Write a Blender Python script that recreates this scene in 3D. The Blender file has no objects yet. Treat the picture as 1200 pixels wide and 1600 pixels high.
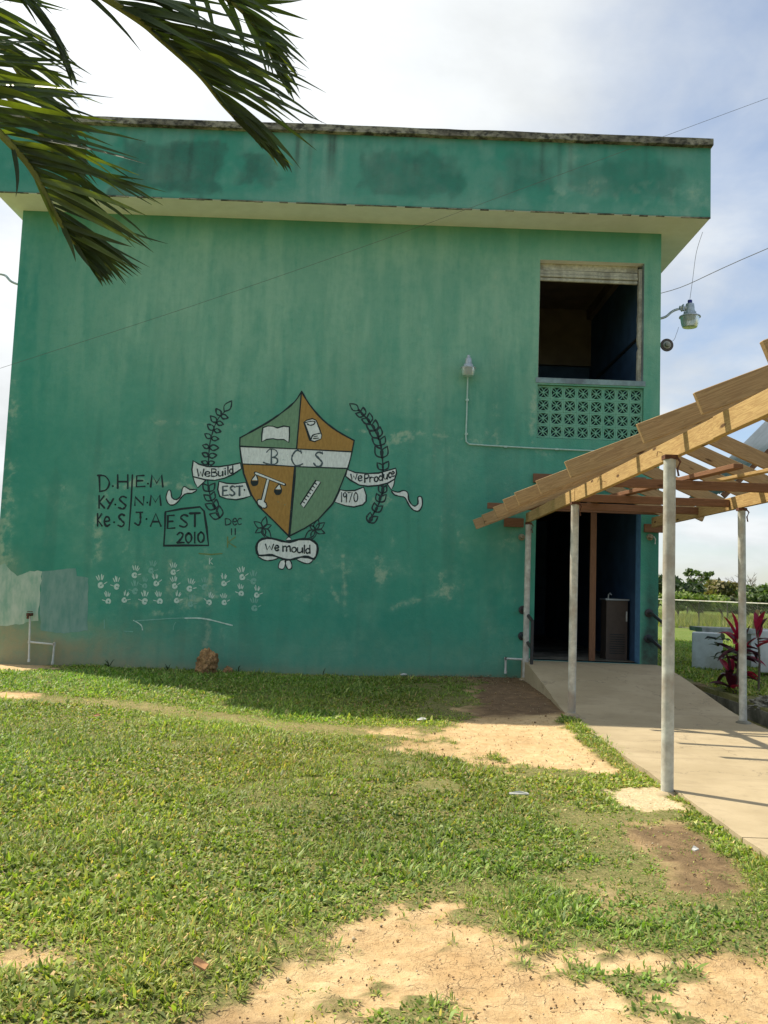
import bpy, bmesh, math, random
import numpy as np
from mathutils import Vector, Matrix
from mathutils.geometry import tessellate_polygon

random.seed(7)
rng = np.random.default_rng(11)
sc = bpy.context.scene
COL = sc.collection
PI = math.pi

# ------------------------------------------------------------------ camera
F = 1345.0; PITCH = math.radians(5.0); ROLL = math.radians(2.1); EYE = 1.33
fw = Vector((0, math.cos(PITCH), math.sin(PITCH)))
u0 = Vector((0, -math.sin(PITCH), math.cos(PITCH))); r0 = Vector((1, 0, 0))
rt = r0 * math.cos(ROLL) + u0 * math.sin(ROLL)
up = -r0 * math.sin(ROLL) + u0 * math.cos(ROLL)
cam_d = bpy.data.cameras.new('camera'); cam = bpy.data.objects.new('camera', cam_d); COL.objects.link(cam)
m = Matrix((rt, up, -fw)).transposed().to_4x4(); m.translation = (0, 0, EYE)
cam.matrix_world = m
cam_d.sensor_fit = 'HORIZONTAL'; cam_d.sensor_width = 36; cam_d.lens = 36 * F / 1200
cam_d.clip_start = 0.05; cam_d.clip_end = 8000
sc.camera = cam

# ------------------------------------------------------------------ light
SUN_EL = math.radians(54); SHX, SHY = math.cos(math.radians(33)), -math.sin(math.radians(33))   # where shadows fall
sun_d = bpy.data.lights.new('sun', 'SUN'); sun = bpy.data.objects.new('sun', sun_d); COL.objects.link(sun)
sdir = Vector((SHX * math.cos(SUN_EL), SHY * math.cos(SUN_EL), -math.sin(SUN_EL)))
sun.rotation_euler = sdir.to_track_quat('-Z', 'Y').to_euler()
sun_d.energy = 4.6; sun_d.angle = math.radians(0.55); sun_d.color = (1, .91, .74)
w = bpy.data.worlds.new('World'); sc.world = w; w.use_nodes = True
wt = w.node_tree; wn = wt.nodes; wl = wt.links
bg = wn['Background']; bg.inputs['Strength'].default_value = 0.1
sky = wn.new('ShaderNodeTexSky'); sky.sky_type = 'NISHITA'; sky.sun_disc = False
sky.sun_elevation = SUN_EL; sky.sun_rotation = math.atan2(-SHX, -SHY); sky.dust_density = .8; sky.air_density = 1.0
class NT:
    """small helper to write node expressions"""
    def __init__(s, tree): s.t = tree; s.n = tree.nodes; s.l = tree.links
    def put(s, sock, v):
        if hasattr(v, 'is_output'): s.l.new(v, sock)
        elif isinstance(v, (tuple, list)) and len(v) == 3 and sock.type == 'RGBA': sock.default_value = (*v, 1)
        else: sock.default_value = v
    def math(s, op, a, b=0.0, c=0.0, clamp=False):
        n = s.n.new('ShaderNodeMath'); n.operation = op; n.use_clamp = clamp
        s.put(n.inputs[0], a); s.put(n.inputs[1], b); s.put(n.inputs[2], c); return n.outputs[0]
    def vmath(s, op, a, b=(0, 0, 0)):
        n = s.n.new('ShaderNodeVectorMath'); n.operation = op
        s.put(n.inputs[0], a); s.put(n.inputs[1], b)
        return n.outputs['Value' if op in ('DOT_PRODUCT', 'LENGTH', 'DISTANCE') else 'Vector']
    def noise(s, vec, scale, detail=6, rough=.55, dist=0.0, col=False):
        n = s.n.new('ShaderNodeTexNoise'); s.put(n.inputs['Vector'], vec)
        for k, v in (('Scale', scale), ('Detail', detail), ('Roughness', rough), ('Distortion', dist)): n.inputs[k].default_value = v
        return n.outputs['Color' if col else 'Fac']
    def voro(s, vec, scale, feat='F1', out='Distance'):
        n = s.n.new('ShaderNodeTexVoronoi'); n.feature = feat; s.put(n.inputs['Vector'], vec); n.inputs['Scale'].default_value = scale
        return n.outputs[out]
    def ramp(s, v, lo, hi, a=0.0, b=1.0):
        n = s.n.new('ShaderNodeMapRange'); n.interpolation_type = 'SMOOTHSTEP'
        for k, x in zip(range(5), (v, lo, hi, a, b)): s.put(n.inputs[k], x)
        return n.outputs[0]
    def mix(s, f, a, b, mode='MIX'):
        n = s.n.new('ShaderNodeMix'); n.data_type = 'RGBA'; n.blend_type = mode
        s.put(n.inputs[0], f); s.put(n.inputs[6], a); s.put(n.inputs[7], b); return n.outputs[2]
    def scalev(s, vec, sv):
        n = s.n.new('ShaderNodeMapping'); s.put(n.inputs[0], vec); n.inputs['Scale'].default_value = sv; return n.outputs[0]
    def coord(s, k='Object'): return s.n.new('ShaderNodeTexCoord').outputs[k]
    def attr(s, name, out='Color'):
        n = s.n.new('ShaderNodeAttribute'); n.attribute_name = name; return n.outputs[out]
    def bump(s, h, strength=.3, dist=.02):
        n = s.n.new('ShaderNodeBump'); s.put(n.inputs['Height'], h); n.inputs['Strength'].default_value = strength; n.inputs['Distance'].default_value = dist
        return n.outputs[0]
W = NT(wt)
g = W.coord('Generated')
sp = wn.new('ShaderNodeSeparateXYZ'); wl.new(g, sp.inputs[0])
den = W.math('ADD', W.math('MAXIMUM', sp.outputs[2], 0.0), 0.22)
cb = wn.new('ShaderNodeCombineXYZ')
wl.new(W.math('DIVIDE', sp.outputs[0], den), cb.inputs[0]); wl.new(W.math('DIVIDE', sp.outputs[1], den), cb.inputs[1])
cv = W.vmath('ADD', cb.outputs[0], (27.266, 17.171, 0))
big = W.noise(cv, .75, 3, .5)
fine = W.noise(cv, 2.3, 9, .55, .3)
cov = W.math('ADD', W.math('MULTIPLY', big, .75), W.math('MULTIPLY', fine, .45))
# clouds thicken towards the sun's side of the sky and open a little on the other
tosun = W.vmath('DOT_PRODUCT', g, tuple(-sdir))
cov = W.math('ADD', cov, W.math('MULTIPLY', W.math('SUBTRACT', tosun, .55), .50))
cov = W.math('ADD', cov, W.ramp(sp.outputs[2], .0, .44, .22, 0.0))   # layers stack up towards the horizon
cov = W.ramp(cov, .44, .72)
shade = W.noise(cv, 1.5, 7, .6, .2)
glow = W.math('POWER', W.math('MAXIMUM', tosun, 0.0), 5.0)
lum = W.math('ADD', W.ramp(shade, .3, .7, 4.75, 6.35), W.math('MULTIPLY', glow, 5.0))
cl = W.mix(1.0, (.95, .985, 1.0), (1, 1, 1), 'MULTIPLY')
vs = wn.new('ShaderNodeVectorMath'); vs.operation = 'SCALE'; wl.new(cl, vs.inputs[0]); wl.new(lum, vs.inputs[3])
sk2 = W.mix(.16, sky.outputs[0], (4.0, 5.0, 6.6))
skymix = W.mix(cov, sk2, vs.outputs[0])
wl.new(skymix, bg.inputs['Color'])
sc.view_settings.view_transform = 'Standard'; sc.view_settings.look = 'None'
sc.view_settings.gamma = 1; sc.view_settings.use_curve_mapping = False
sc.view_settings.exposure = 0.65
sc.cycles.use_denoising = True
sc.cycles.max_bounces = 6; sc.cycles.transparent_max_bounces = 6; sc.cycles.diffuse_bounces = 4

# ------------------------------------------------------------------ measuring helpers
def ray(px, py): return fw + rt * ((px - 600) / F) - up * ((py - 800) / F)
def atY(px, py, Y):
    d = ray(px, py); t = Y / d.y; return Vector((d.x * t, Y, EYE + d.z * t))
def atZ(px, py, z):
    d = ray(px, py); t = (z - EYE) / d.z; return Vector((d.x * t, d.y * t, z))
def atX(px, py, X):
    d = ray(px, py); t = X / d.x; return Vector((X, d.y * t, EYE + d.z * t))
WY = 12.5                                    # the painted wall stands here
def wp(px, py): p = atY(px, py, WY); return (p.x, p.z)
def smooth(a, b, x): t = np.clip((x - a) / (b - a), 0, 1); return t * t * (3 - 2 * t)
def gz(x, y):
    x = np.asarray(x, float); y = np.asarray(y, float)
    return (.05 + .07 * smooth(-1, 2, x)) * smooth(6.5, 12.4, y) * (1 - smooth(16, 30, y)) * 1.0
_perm = rng.random((256, 256))
def vnoise(x, y):
    x = np.asarray(x, float); y = np.asarray(y, float)
    xi = np.floor(x).astype(int); yi = np.floor(y).astype(int); fx = x - xi; fy = y - yi
    fx = fx * fx * (3 - 2 * fx); fy = fy * fy * (3 - 2 * fy)
    a = _perm[xi & 255, yi & 255]; b = _perm[(xi + 1) & 255, yi & 255]; c = _perm[xi & 255, (yi + 1) & 255]; d = _perm[(xi + 1) & 255, (yi + 1) & 255]
    return (a * (1 - fx) + b * fx) * (1 - fy) + (c * (1 - fx) + d * fx) * fy
def fbm(x, y, s, o=5):
    t = 0; amp = .5; tot = 0
    for k in range(o):
        t = t + amp * vnoise(np.asarray(x) * s + 17.3 * k, np.asarray(y) * s + 5.9 * k); tot += amp; amp *= .55; s *= 2.07
    return t / tot

# ------------------------------------------------------------------ materials
MATS = {}
def newmat(name, rough=.8, spec=.3):
    mt = bpy.data.materials.new(name); mt.use_nodes = True
    b = mt.node_tree.nodes['Principled BSDF']; b.inputs['Roughness'].default_value = rough
    b.inputs['Specular IOR Level'].default_value = spec
    MATS[name] = mt; return mt, NT(mt.node_tree), b
def plain(name, col, rough=.7, spec=.3, metal=0., var=.25, scale=14, bump=.25, dirt=None, dirtamt=.5):
    mt, n, b = newmat(name, rough, spec)
    o = n.coord(); f = n.noise(o, scale, 7, .6); f2 = n.noise(o, scale * .22, 4)
    c = n.mix(n.ramp(f, .3, .7), tuple(v * (1 - var) for v in col), tuple(min(1, v * (1 + var)) for v in col))
    if dirt: c = n.mix(n.math('MULTIPLY', n.ramp(f2, .42, .68), dirtamt), c, dirt)
    n.put(b.inputs['Base Color'], c); b.inputs['Metallic'].default_value = metal
    n.put(b.inputs['Normal'], n.bump(f, bump, .01)); return mt
def paint(name, col):
    """brushed emulsion on the plaster; lets a little of the wall through where worn"""
    mt, n, b = newmat(name, .75, .25)
    o = n.coord('Object'); ob = n.n.new('ShaderNodeNewGeometry').outputs['Position']
    f = n.noise(n.scalev(ob, (9, 9, 3)), 4, 6, .6); h = n.noise(ob, 120, 4, .6)
    c = n.mix(n.ramp(f, .3, .7), tuple(v * .88 for v in col), tuple(min(1, v * 1.1) for v in col))
    w_ = n.math('ADD', n.noise(ob, 26, 6, .7), n.math('MULTIPLY', n.noise(ob, 5, 3), .35)); c = n.mix(n.ramp(w_, .80, .92, 0.0, .7), c, (.07, .27, .19))
    n.put(b.inputs['Base Color'], c); n.put(b.inputs['Normal'], n.bump(h, .15, .004)); return mt
paint('black_paint', (.022, .034, .036)); paint('grey_paint', (.075, .105, .115)); paint('dull_paint', (.03, .048, .05))
paint('white_paint', (.72, .77, .72)); paint('ochre_paint', (.39, .225, .06)); paint('sage_paint', (.17, .30, .18))
paint('hand_paint', (.54, .68, .58)); paint('faint_hand_paint', (.20, .43, .34)); paint('rust_paint', (.16, .24, .09))
plain('galvanised', (.50, .50, .44), .6, .4, .2, .2, 14, .2, (.30, .22, .15), .7)
plain('rusty_metal', (.12, .055, .035), .85, .2, 0, .4, 40, .4)
plain('dark_pipe', (.02, .025, .03), .45, .5, .2, .3, 30, .1, (.08, .05, .03), .4)
plain('white_pipe', (.62, .63, .58), .5, .4, 0, .08, 20, .1, (.3, .26, .2), .5)
plain('conduit_paint', (.42, .58, .50), .55, .4, 0, .1, 20, .1)
plain('soffit', (.87, .86, .90), .85, .2, 0, .04, 5, .1, (.74, .74, .72), .45)
plain('white_trim', (.52, .50, .40), .7, .3, 0, .2, 25, .3, (.12, .10, .07), .5)
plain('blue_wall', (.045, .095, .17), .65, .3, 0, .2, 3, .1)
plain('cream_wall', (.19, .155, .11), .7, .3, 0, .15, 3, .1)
plain('blue_trim', (.09, .22, .36), .7, .3, 0, .15, 12, .1)
plain('reveal_paint', (.24, .33, .34), .8, .2, 0, .2, 9, .2, (.10, .08, .11), .5)
plain('cooler_panel', (.10, .075, .06), .5, .4, .3, .1, 9, .05)
plain('rock', (.34, .20, .09), .95, .1, 0, .5, 16, 1.0, (.10, .06, .03), .8)
plain('curb_concrete', (.20, .19, .15), .9, .15, 0, .3, 9, .6, (.06, .06, .04), .8)
plain('whitewash', (.74, .72, .70), .85, .2, 0, .08, 8, .3, (.40, .36, .28), .7)
plain('slab_concrete', (.46, .46, .42), .9, .2, 0, .2, 12, .3, (.14, .14, .11), .6)
plain('tree_bark', (.13, .10, .075), .95, .1, 0, .3, 8, .5)
plain('zinc', (.36, .40, .42), .45, .5, .6, .1, 6, .05)
plain('blue_cap', (.01, .015, .20), .4, .5, 0, .05)
plain('wire', (.13, .13, .12), .7, .3, 0, .05)
plain('litter', (.5, .5, .47), .8, .2, 0, .05)
plain('dry_leaf', (.32, .17, .08), .8, .2, 0, .3)
plain('cream_fixture', (.38, .33, .22), .6, .3, 0, .25, 50, .2, (.14, .09, .05), .6)
mt, n, b = newmat('lamp_glass', .25, .5); b.inputs['Base Color'].default_value = (.62, .66, .62, 1)
b.inputs['Transmission Weight'].default_value = .55
mt, n, b = newmat('lamp_metal', .45, .5); b.inputs['Metallic'].default_value = .5
n.put(b.inputs['Base Color'], n.mix(n.ramp(n.noise(n.coord(), 20), .3, .7), (.38, .42, .44), (.55, .6, .62)))

def wallmat(name, greens, topfade):
    """teal emulsion: mask attribute r = bare pale plaster / lime bloom, g = grime, b = sun-bleached grey plus light falloff painted up the front wall"""
    mt, n, b = newmat(name, .8, .25)
    p = n.n.new('ShaderNodeNewGeometry').outputs['Position']
    sx = n.n.new('ShaderNodeSeparateXYZ'); n.l.new(n.attr('mask'), sx.inputs[0])
    a = n.noise(p, .55, 6, .6); v = n.noise(n.scalev(p, (5, 5, .8)), 1.6, 7, .62); f = n.noise(p, 8, 8, .68); ff = n.noise(p, 45, 5, .7)
    c = n.mix(n.ramp(a, .35, .65), greens[0], greens[1])
    c = n.mix(n.math('MULTIPLY', n.ramp(v, .45, .75), .2), c, greens[2])
    a2 = n.noise(p, 1.6, 9, .66, .35); c = n.mix(n.math('MULTIPLY', n.ramp(a2, .48, .66), .38), c, greens[3])
    c = n.mix(n.math('MULTIPLY', n.ramp(f, .35, .75), .28), c, greens[3])
    # bleached, and the front wall's painted light falloff
    bl = n.math('MULTIPLY', sx.outputs[2], n.ramp(n.math('ADD', n.math('MULTIPLY', v, .6), n.math('MULTIPLY', f, .4)), .25, .62, .45, 1.0))
    c = n.mix(bl, c, topfade)
    # lime bloom breaks up into flecks
    fl = n.math('SUBTRACT', n.math('ADD', sx.outputs[0], n.math('MULTIPLY', n.math('SUBTRACT', n.noise(p, 16, 8, .75), .5), 2.6)), n.math('MULTIPLY', ff, .45))
    c = n.mix(n.math('MULTIPLY', n.math('MULTIPLY', sx.outputs[0], n.ramp(n.math('ADD', n.math('MULTIPLY', f, .5), n.math('MULTIPLY', v, .5)), .3, .65, .2, 1.0)), .62), c, (.26, .46, .34))
    c = n.mix(n.math('MULTIPLY', n.ramp(fl, -.05, .85), n.math('MINIMUM', n.math('MULTIPLY', sx.outputs[0], 1.8), .75)), c, (.36, .50, .34))
    gr = n.math('MULTIPLY', sx.outputs[1], n.ramp(n.math('ADD', f, n.math('MULTIPLY', ff, .3)), .4, .85, .62, 1.0))
    c = n.mix(gr, c, (.035, .058, .05))
    al = n.attr('mask', 'Alpha'); c = n.mix(n.math('MULTIPLY', n.math('SUBTRACT', 1.0, al), n.ramp(n.math('ADD', n.math('MULTIPLY', v, .5), n.math('MULTIPLY', f, .5)), .3, .62, .5, 1.0)), c, (.34, .30, .17))
    n.put(b.inputs['Base Color'], c)
    hh = n.math('ADD', n.math('MULTIPLY', n.noise(p, 3, 4), 2.0), n.math('ADD', f, n.math('MULTIPLY', ff, .6)))
    n.put(b.inputs['Normal'], n.bump(hh, .4, .018)); return mt
wallmat('wall_paint', ((.044, .272, .192), (.055, .305, .212), (.036, .215, .152), (.10, .345, .24)), (.275, .50, .345))
wallmat('fascia_paint', ((.05, .27, .20), (.055, .30, .22), (.05, .21, .165), (.09, .31, .235)), (.20, .40, .32))
def patchmat(name, col, col2):
    mt, n, b = newmat(name, .85, .2); p = n.n.new('ShaderNodeNewGeometry').outputs['Position']
    f = n.noise(n.scalev(p, (4, 4, 1.4)), 2.2, 7, .6); ff = n.noise(p, 30, 5, .6)
    n.put(b.inputs['Base Color'], n.mix(n.ramp(f, .3, .7), col, col2)); n.put(b.inputs['Normal'], n.bump(ff, .25, .01))
patchmat('pale_patch', (.24, .42, .31), (.50, .58, .47)); patchmat('grey_patch', (.13, .29, .24), (.23, .36, .31))
# coping: black mould and lichen on raw concrete
mt, n, b = newmat('mouldy_concrete', .95, .1); p = n.n.new('ShaderNodeNewGeometry').outputs['Position']
f = n.noise(n.scalev(p, (1.2, 1.2, 2)), 6, 9, .7); f2 = n.noise(p, 1.3, 4)
c = n.mix(n.ramp(f, .38, .6), (.06, .058, .048), (.36, .34, .26)); c = n.mix(n.ramp(f2, .45, .65), c, n.mix(n.ramp(f, .36, .66), (.045, .044, .038), (.24, .22, .17)))
n.put(b.inputs['Base Color'], c); n.put(b.inputs['Normal'], n.bump(f, .7, .03))
# walkway
mt, n, b = newmat('walk_concrete', .9, .15); p = n.n.new('ShaderNodeNewGeometry').outputs['Position']
a = n.noise(p, 1.3, 5, .6); f = n.noise(p, 9, 8, .65); ff = n.noise(p, 90, 4, .7)
c = n.mix(n.ramp(a, .35, .68), (.33, .265, .165), (.40, .325, .21)); c = n.mix(n.math('MULTIPLY', n.ramp(f, .5, .78), .5), c, (.24, .19, .125))
c = n.mix(n.math('MULTIPLY', n.ramp(ff, .58, .75), .35), c, (.14, .115, .085))
ck = n.voro(n.vmath('ADD', p, n.vmath('MULTIPLY', n.noise(p, 2.5, 5, .6, 0, True), (.9, .9, .9))), .55, 'DISTANCE_TO_EDGE'); c = n.mix(n.ramp(ck, .0, .006, .55, 0.0), c, (.10, .08, .06))
sm_ = n.noise(n.scalev(p, (.6, 2.4, 1)), 1.8, 8, .7); c = n.mix(n.ramp(sm_, .52, .72, 0.0, .4), c, (.20, .155, .10))
sy = n.n.new('ShaderNodeSeparateXYZ'); n.l.new(p, sy.inputs[0])
n.put(b.inputs['Base Color'], c); n.put(b.inputs['Normal'], n.bump(n.math('ADD', f, ff), .25, .008))
# timber
def woodmat(name, c1, c2, knots=True):
    mt, n, b = newmat(name, .75, .25); o = n.coord()
    oi = n.n.new('ShaderNodeObjectInfo').outputs['Random']
    off = n.vmath('MULTIPLY', (1, 1, 1), (0, 0, 0)); cmb = n.n.new('ShaderNodeCombineXYZ')
    n.l.new(n.math('MULTIPLY', oi, 37), cmb.inputs[0]); n.l.new(n.math('MULTIPLY', oi, 11), cmb.inputs[2])
    ov = n.vmath('ADD', o, cmb.outputs[0])
    gr = n.noise(n.scalev(ov, (.55, 9, 9)), 2.6, 5, .5, .8)
    rings = n.math('FRACT', n.math('MULTIPLY', gr, 9.0)); rings = n.ramp(rings, .05, .95)
    fib = n.noise(n.scalev(ov, (2, 90, 90)), 3, 3)
    c = n.mix(n.math('MULTIPLY', rings, .85), c1, tuple(v * .88 for v in c2)); c = n.mix(n.math('MULTIPLY', n.ramp(fib, .4, .7), .35), c, tuple(v * .62 for v in c1))
    c = n.mix(n.math('MULTIPLY', n.ramp(n.noise(ov, 2.2, 4), .5, .75), .4), c, tuple(v * .6 for v in c2))
    st = n.noise(n.scalev(ov, (1, 5, 5)), 2.4, 8, .7, .6); c = n.mix(n.ramp(st, .58, .74, 0.0, .6), c, tuple(v * .35 for v in c2))
    kn = n.voro(n.scalev(ov, (2.1, 7.5, 7.5)), 1.0)
    c = n.mix(n.ramp(kn, .06, .13, 1.0, 0.0), c, (.07, .03, .012)) if knots else c
    c = n.mix(n.math('MULTIPLY', oi, .25), c, tuple(v * .6 for v in c1))
    n.put(b.inputs['Base Color'], c); n.put(b.inputs['Normal'], n.bump(fib, .25, .004))
woodmat('pine', (.50, .34, .14), (.37, .22, .085)); woodmat('rafter_pine', (.47, .315, .155), (.35, .22, .105)); woodmat('brown_timber', (.25, .125, .065), (.19, .09, .045))
# leaves
def leafmat(name, attr=None, col=(.05, .1, .02), trans=.35, rough=.45, tcol=None):
    mt, n, b = newmat(name, rough, .4)
    base = n.attr(attr) if attr else n.mix(n.ramp(n.noise(n.coord(), 6), .35, .65), tuple(v * .7 for v in col), tuple(v * 1.3 for v in col))
    n.put(b.inputs['Base Color'], base)
    tr = n.n.new('ShaderNodeBsdfTranslucent'); ms = n.n.new('ShaderNodeMixShader'); ms.inputs[0].default_value = trans
    n.put(tr.inputs['Color'], n.mix(1.0, base, tcol or (1.5, 1.7, .7), 'MULTIPLY'))
    out = n.n['Material Output']; n.l.new(b.outputs[0], ms.inputs[1]); n.l.new(tr.outputs[0], ms.inputs[2]); n.l.new(ms.outputs[0], out.inputs[0])
    return mt
leafmat('grass_blade', 'tint', trans=.35, rough=.55)
leafmat('palm_leaf', None, (.035, .055, .016), .12, .62, (1.8, 2.1, .5))
leafmat('palm_leaf_yellow', None, (.10, .135, .028), .28, .4, (1.8, 1.8, .4))
leafmat('tree_leaf', 'tint', trans=.25, rough=.6)
leafmat('red_leaf', None, (.30, .015, .05), .3, .35, (1.6, .8, .8)); leafmat('purple_leaf', None, (.055, .012, .02), .2, .4, (1.5, .8, .8))
plain('rachis', (.16, .17, .05), .6, .3)
# ground
mt, n, b = newmat('ground', .95, .1); p = n.n.new('ShaderNodeNewGeometry').outputs['Position']
sx = n.n.new('ShaderNodeSeparateXYZ'); n.l.new(n.attr('mask'), sx.inputs[0])
a = n.noise(p, .9, 6, .6); f = n.noise(p, 9, 9, .68); ff = n.noise(p, 60, 6, .7)
dirt = n.mix(n.ramp(f, .3, .7), (.47, .325, .165), (.61, .455, .26)); dirt = n.mix(n.math('MULTIPLY', n.ramp(a, .4, .66), .6), dirt, (.36, .22, .10)); m3 = n.noise(p, 26, 8, .72); dirt = n.mix(n.ramp(m3, .5, .68, 0.0, .5), dirt, (.28, .175, .085))
dirt = n.mix(n.math('MULTIPLY', n.ramp(ff, .52, .8), .55), dirt, (.25, .155, .08))
wv = n.vmath('ADD', p, n.vmath('MULTIPLY', n.noise(p, 6, 4, .6, 0, True), (.22, .22, .22)))
crk = n.voro(wv, 6.0, 'DISTANCE_TO_EDGE'); crk2 = n.voro(wv, 17.0, 'DISTANCE_TO_EDGE')
cm = n.math('MAXIMUM', n.math('MULTIPLY', n.ramp(crk, .0, .028, 1.0, 0.0), n.ramp(f, .46, .62)), n.math('MULTIPLY', n.ramp(crk2, .0, .035, .5, 0.0), n.ramp(a, .45, .62)))
dirt = n.mix(n.math('MULTIPLY', cm, .24), dirt, (.15, .09, .045))
soil = n.mix(n.ramp(f, .35, .7), (.13, .085, .05), (.24, .16, .09))           # darker topsoil with dead thatch; also colours the painted building shadow
dirt = n.mix(sx.outputs[1], dirt, soil)
sand = n.mix(n.ramp(ff, .35, .7), (.42, .33, .19), (.60, .50, .33)); dirt = n.mix(sx.outputs[2], dirt, sand)
turf = n.mix(n.ramp(f, .3, .7), (.09, .11, .03), (.17, .17, .06)); turf = n.mix(n.math('MULTIPLY', n.ramp(ff, .46, .62), .75), turf, (.30, .23, .12)); t3 = n.noise(p, 130, 4, .7); turf = n.mix(n.ramp(t3, .52, .62, 0.0, .7), turf, (.05, .055, .02)); t4 = n.noise(p, 95, 4, .7); turf = n.mix(n.ramp(t4, .55, .66, 0.0, .7), turf, (.20, .24, .07))
ps = n.n.new('ShaderNodeSeparateXYZ'); n.l.new(p, ps.inputs[0]); turf = n.mix(n.ramp(ps.outputs[1], 12.5, 15.0, 0.0, .8), turf, n.mix(n.ramp(ff, .35, .7), (.07, .12, .02), (.14, .20, .04)))
n.put(b.inputs['Base Color'], n.mix(sx.outputs[0], dirt, turf))
hh = n.math('SUBTRACT', n.math('ADD', n.math('MULTIPLY', f, 1.2), n.math('MULTIPLY', ff, .5)), n.math('MULTIPLY', cm, .5))
n.put(b.inputs['Normal'], n.bump(hh, .8, .02))

# ------------------------------------------------------------------ object helpers
def link(name, me, mat=None, parent=None, kind=None, loc=None):
    o = bpy.data.objects.new(name, me); COL.objects.link(o)
    if mat and me is not None and not me.materials: me.materials.append(MATS[mat])
    if parent is not None: o.parent = parent
    if kind: o['kind'] = kind
    if loc: o.location = loc
    return o
def tag(o, label, cat, group=None):
    o['label'] = label; o['category'] = cat
    if group: o['group'] = group
    return o
def empty(name, loc=(0, 0, 0), label=None, cat=None, group=None):
    o = bpy.data.objects.new(name, None); COL.objects.link(o); o.location = loc; o.empty_display_size = .2
    if label: tag(o, label, cat, group)
    return o
def pymesh(name, v, f, smoothf=False):
    me = bpy.data.meshes.new(name); me.from_pydata([tuple(x) for x in v], [], f); me.update()
    if smoothf: me.shade_smooth()
    return me
class B:
    """collects shapes, world coordinates; origin subtracts the parent's location"""
    def __init__(s, org=(0, 0, 0)): s.v = []; s.f = []; s.o = Vector(org)
    def add(s, v, f):
        k = len(s.v); s.v += [Vector(x) - s.o for x in v]; s.f += [tuple(i + k for i in q) for q in f]; return s
    def box(s, x0, x1, y0, y1, z0, z1):
        return s.add([(x0, y0, z0), (x1, y0, z0), (x1, y1, z0), (x0, y1, z0), (x0, y0, z1), (x1, y0, z1), (x1, y1, z1), (x0, y1, z1)],
                     [(0, 3, 2, 1), (4, 5, 6, 7), (0, 1, 5, 4), (1, 2, 6, 5), (2, 3, 7, 6), (3, 0, 4, 7)])
    def tube(s, pts, r, n=10, cap=True):
        pts = [Vector(p) for p in pts]; rs = r if isinstance(r, (list, tuple)) else [r] * len(pts)
        ref = None; V = []; Fc = []
        for i, p in enumerate(pts):
            d = (pts[min(i + 1, len(pts) - 1)] - pts[max(i - 1, 0)]).normalized()
            if ref is None: ref = Vector((0, 0, 1)) if abs(d.z) < .9 else Vector((1, 0, 0))
            a = d.cross(ref).normalized(); c = d.cross(a).normalized(); ref = c.cross(d) if False else ref - d * ref.dot(d) * 0
            for k in range(n):
                t = 2 * PI * k / n; V.append(p + a * (math.cos(t) * rs[i]) + c * (math.sin(t) * rs[i]))
        for i in range(len(pts) - 1):
            for k in range(n):
                q = (k + 1) % n; Fc.append((i * n + k, i * n + q, (i + 1) * n + q, (i + 1) * n + k))
        if cap: Fc.append(tuple(range(n - 1, -1, -1))); Fc.append(tuple((len(pts) - 1) * n + k for k in range(n)))
        return s.add(V, Fc)
    def lathe(s, c, prof, n=20, axis='Z'):
        c = Vector(c); V = []; Fc = []
        for (r, h) in prof:
            for k in range(n):
                t = 2 * PI * k / n; q = (r * math.cos(t), r * math.sin(t), h)
                if axis == 'Y': q = (q[0], q[2], q[1])
                if axis == 'X': q = (q[2], q[0], q[1])
                V.append(c + Vector(q))
        for i in range(len(prof) - 1):
            for k in range(n):
                q = (k + 1) % n; Fc.append((i * n + k, i * n + q, (i + 1) * n + q, (i + 1) * n + k))
        Fc.append(tuple(range(n - 1, -1, -1))); Fc.append(tuple((len(prof) - 1) * n + k for k in range(n)))
        return s.add(V, Fc)
    def make(s, name, mat, parent=None, kind=None, sm=False, loc=None, label=None):
        o = link(name, pymesh(name, s.v, s.f, False), mat, parent, kind, loc if loc else (tuple(s.o) if parent is None and s.o.length else None))
        if sm:
            o.data.shade_smooth()
            try: o.data.set_sharp_from_angle(angle=math.radians(40))
            except Exception: pass
        if label: o['label'] = label
        return o
def board(name, p0, p1, wd, ht, mat, parent, rollv=(0, 0, 1), bev=.003):
    """sawn board from p0 to p1 (centre line); wd across, ht along rollv"""
    p0 = Vector(p0); p1 = Vector(p1); x = (p1 - p0); L = x.length; x.normalize(); z = Vector(rollv); z = (z - x * z.dot(x)).normalized(); y = z.cross(x)
    bm = bmesh.new(); bmesh.ops.create_cube(bm, size=1)
    for v in bm.verts: v.co = Vector((v.co.x * L, v.co.y * wd, v.co.z * ht))
    bmesh.ops.bevel(bm, geom=bm.edges[:], offset=bev, segments=1, affect='EDGES')
    me = bpy.data.meshes.new(name); bm.to_mesh(me); bm.free()
    o = link(name, me, mat, parent)
    M = Matrix((x, y, z)).transposed().to_4x4(); M.translation = (p0 + p1) / 2 - (parent.location if parent else Vector())
    o.matrix_local = M
    return o

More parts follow.
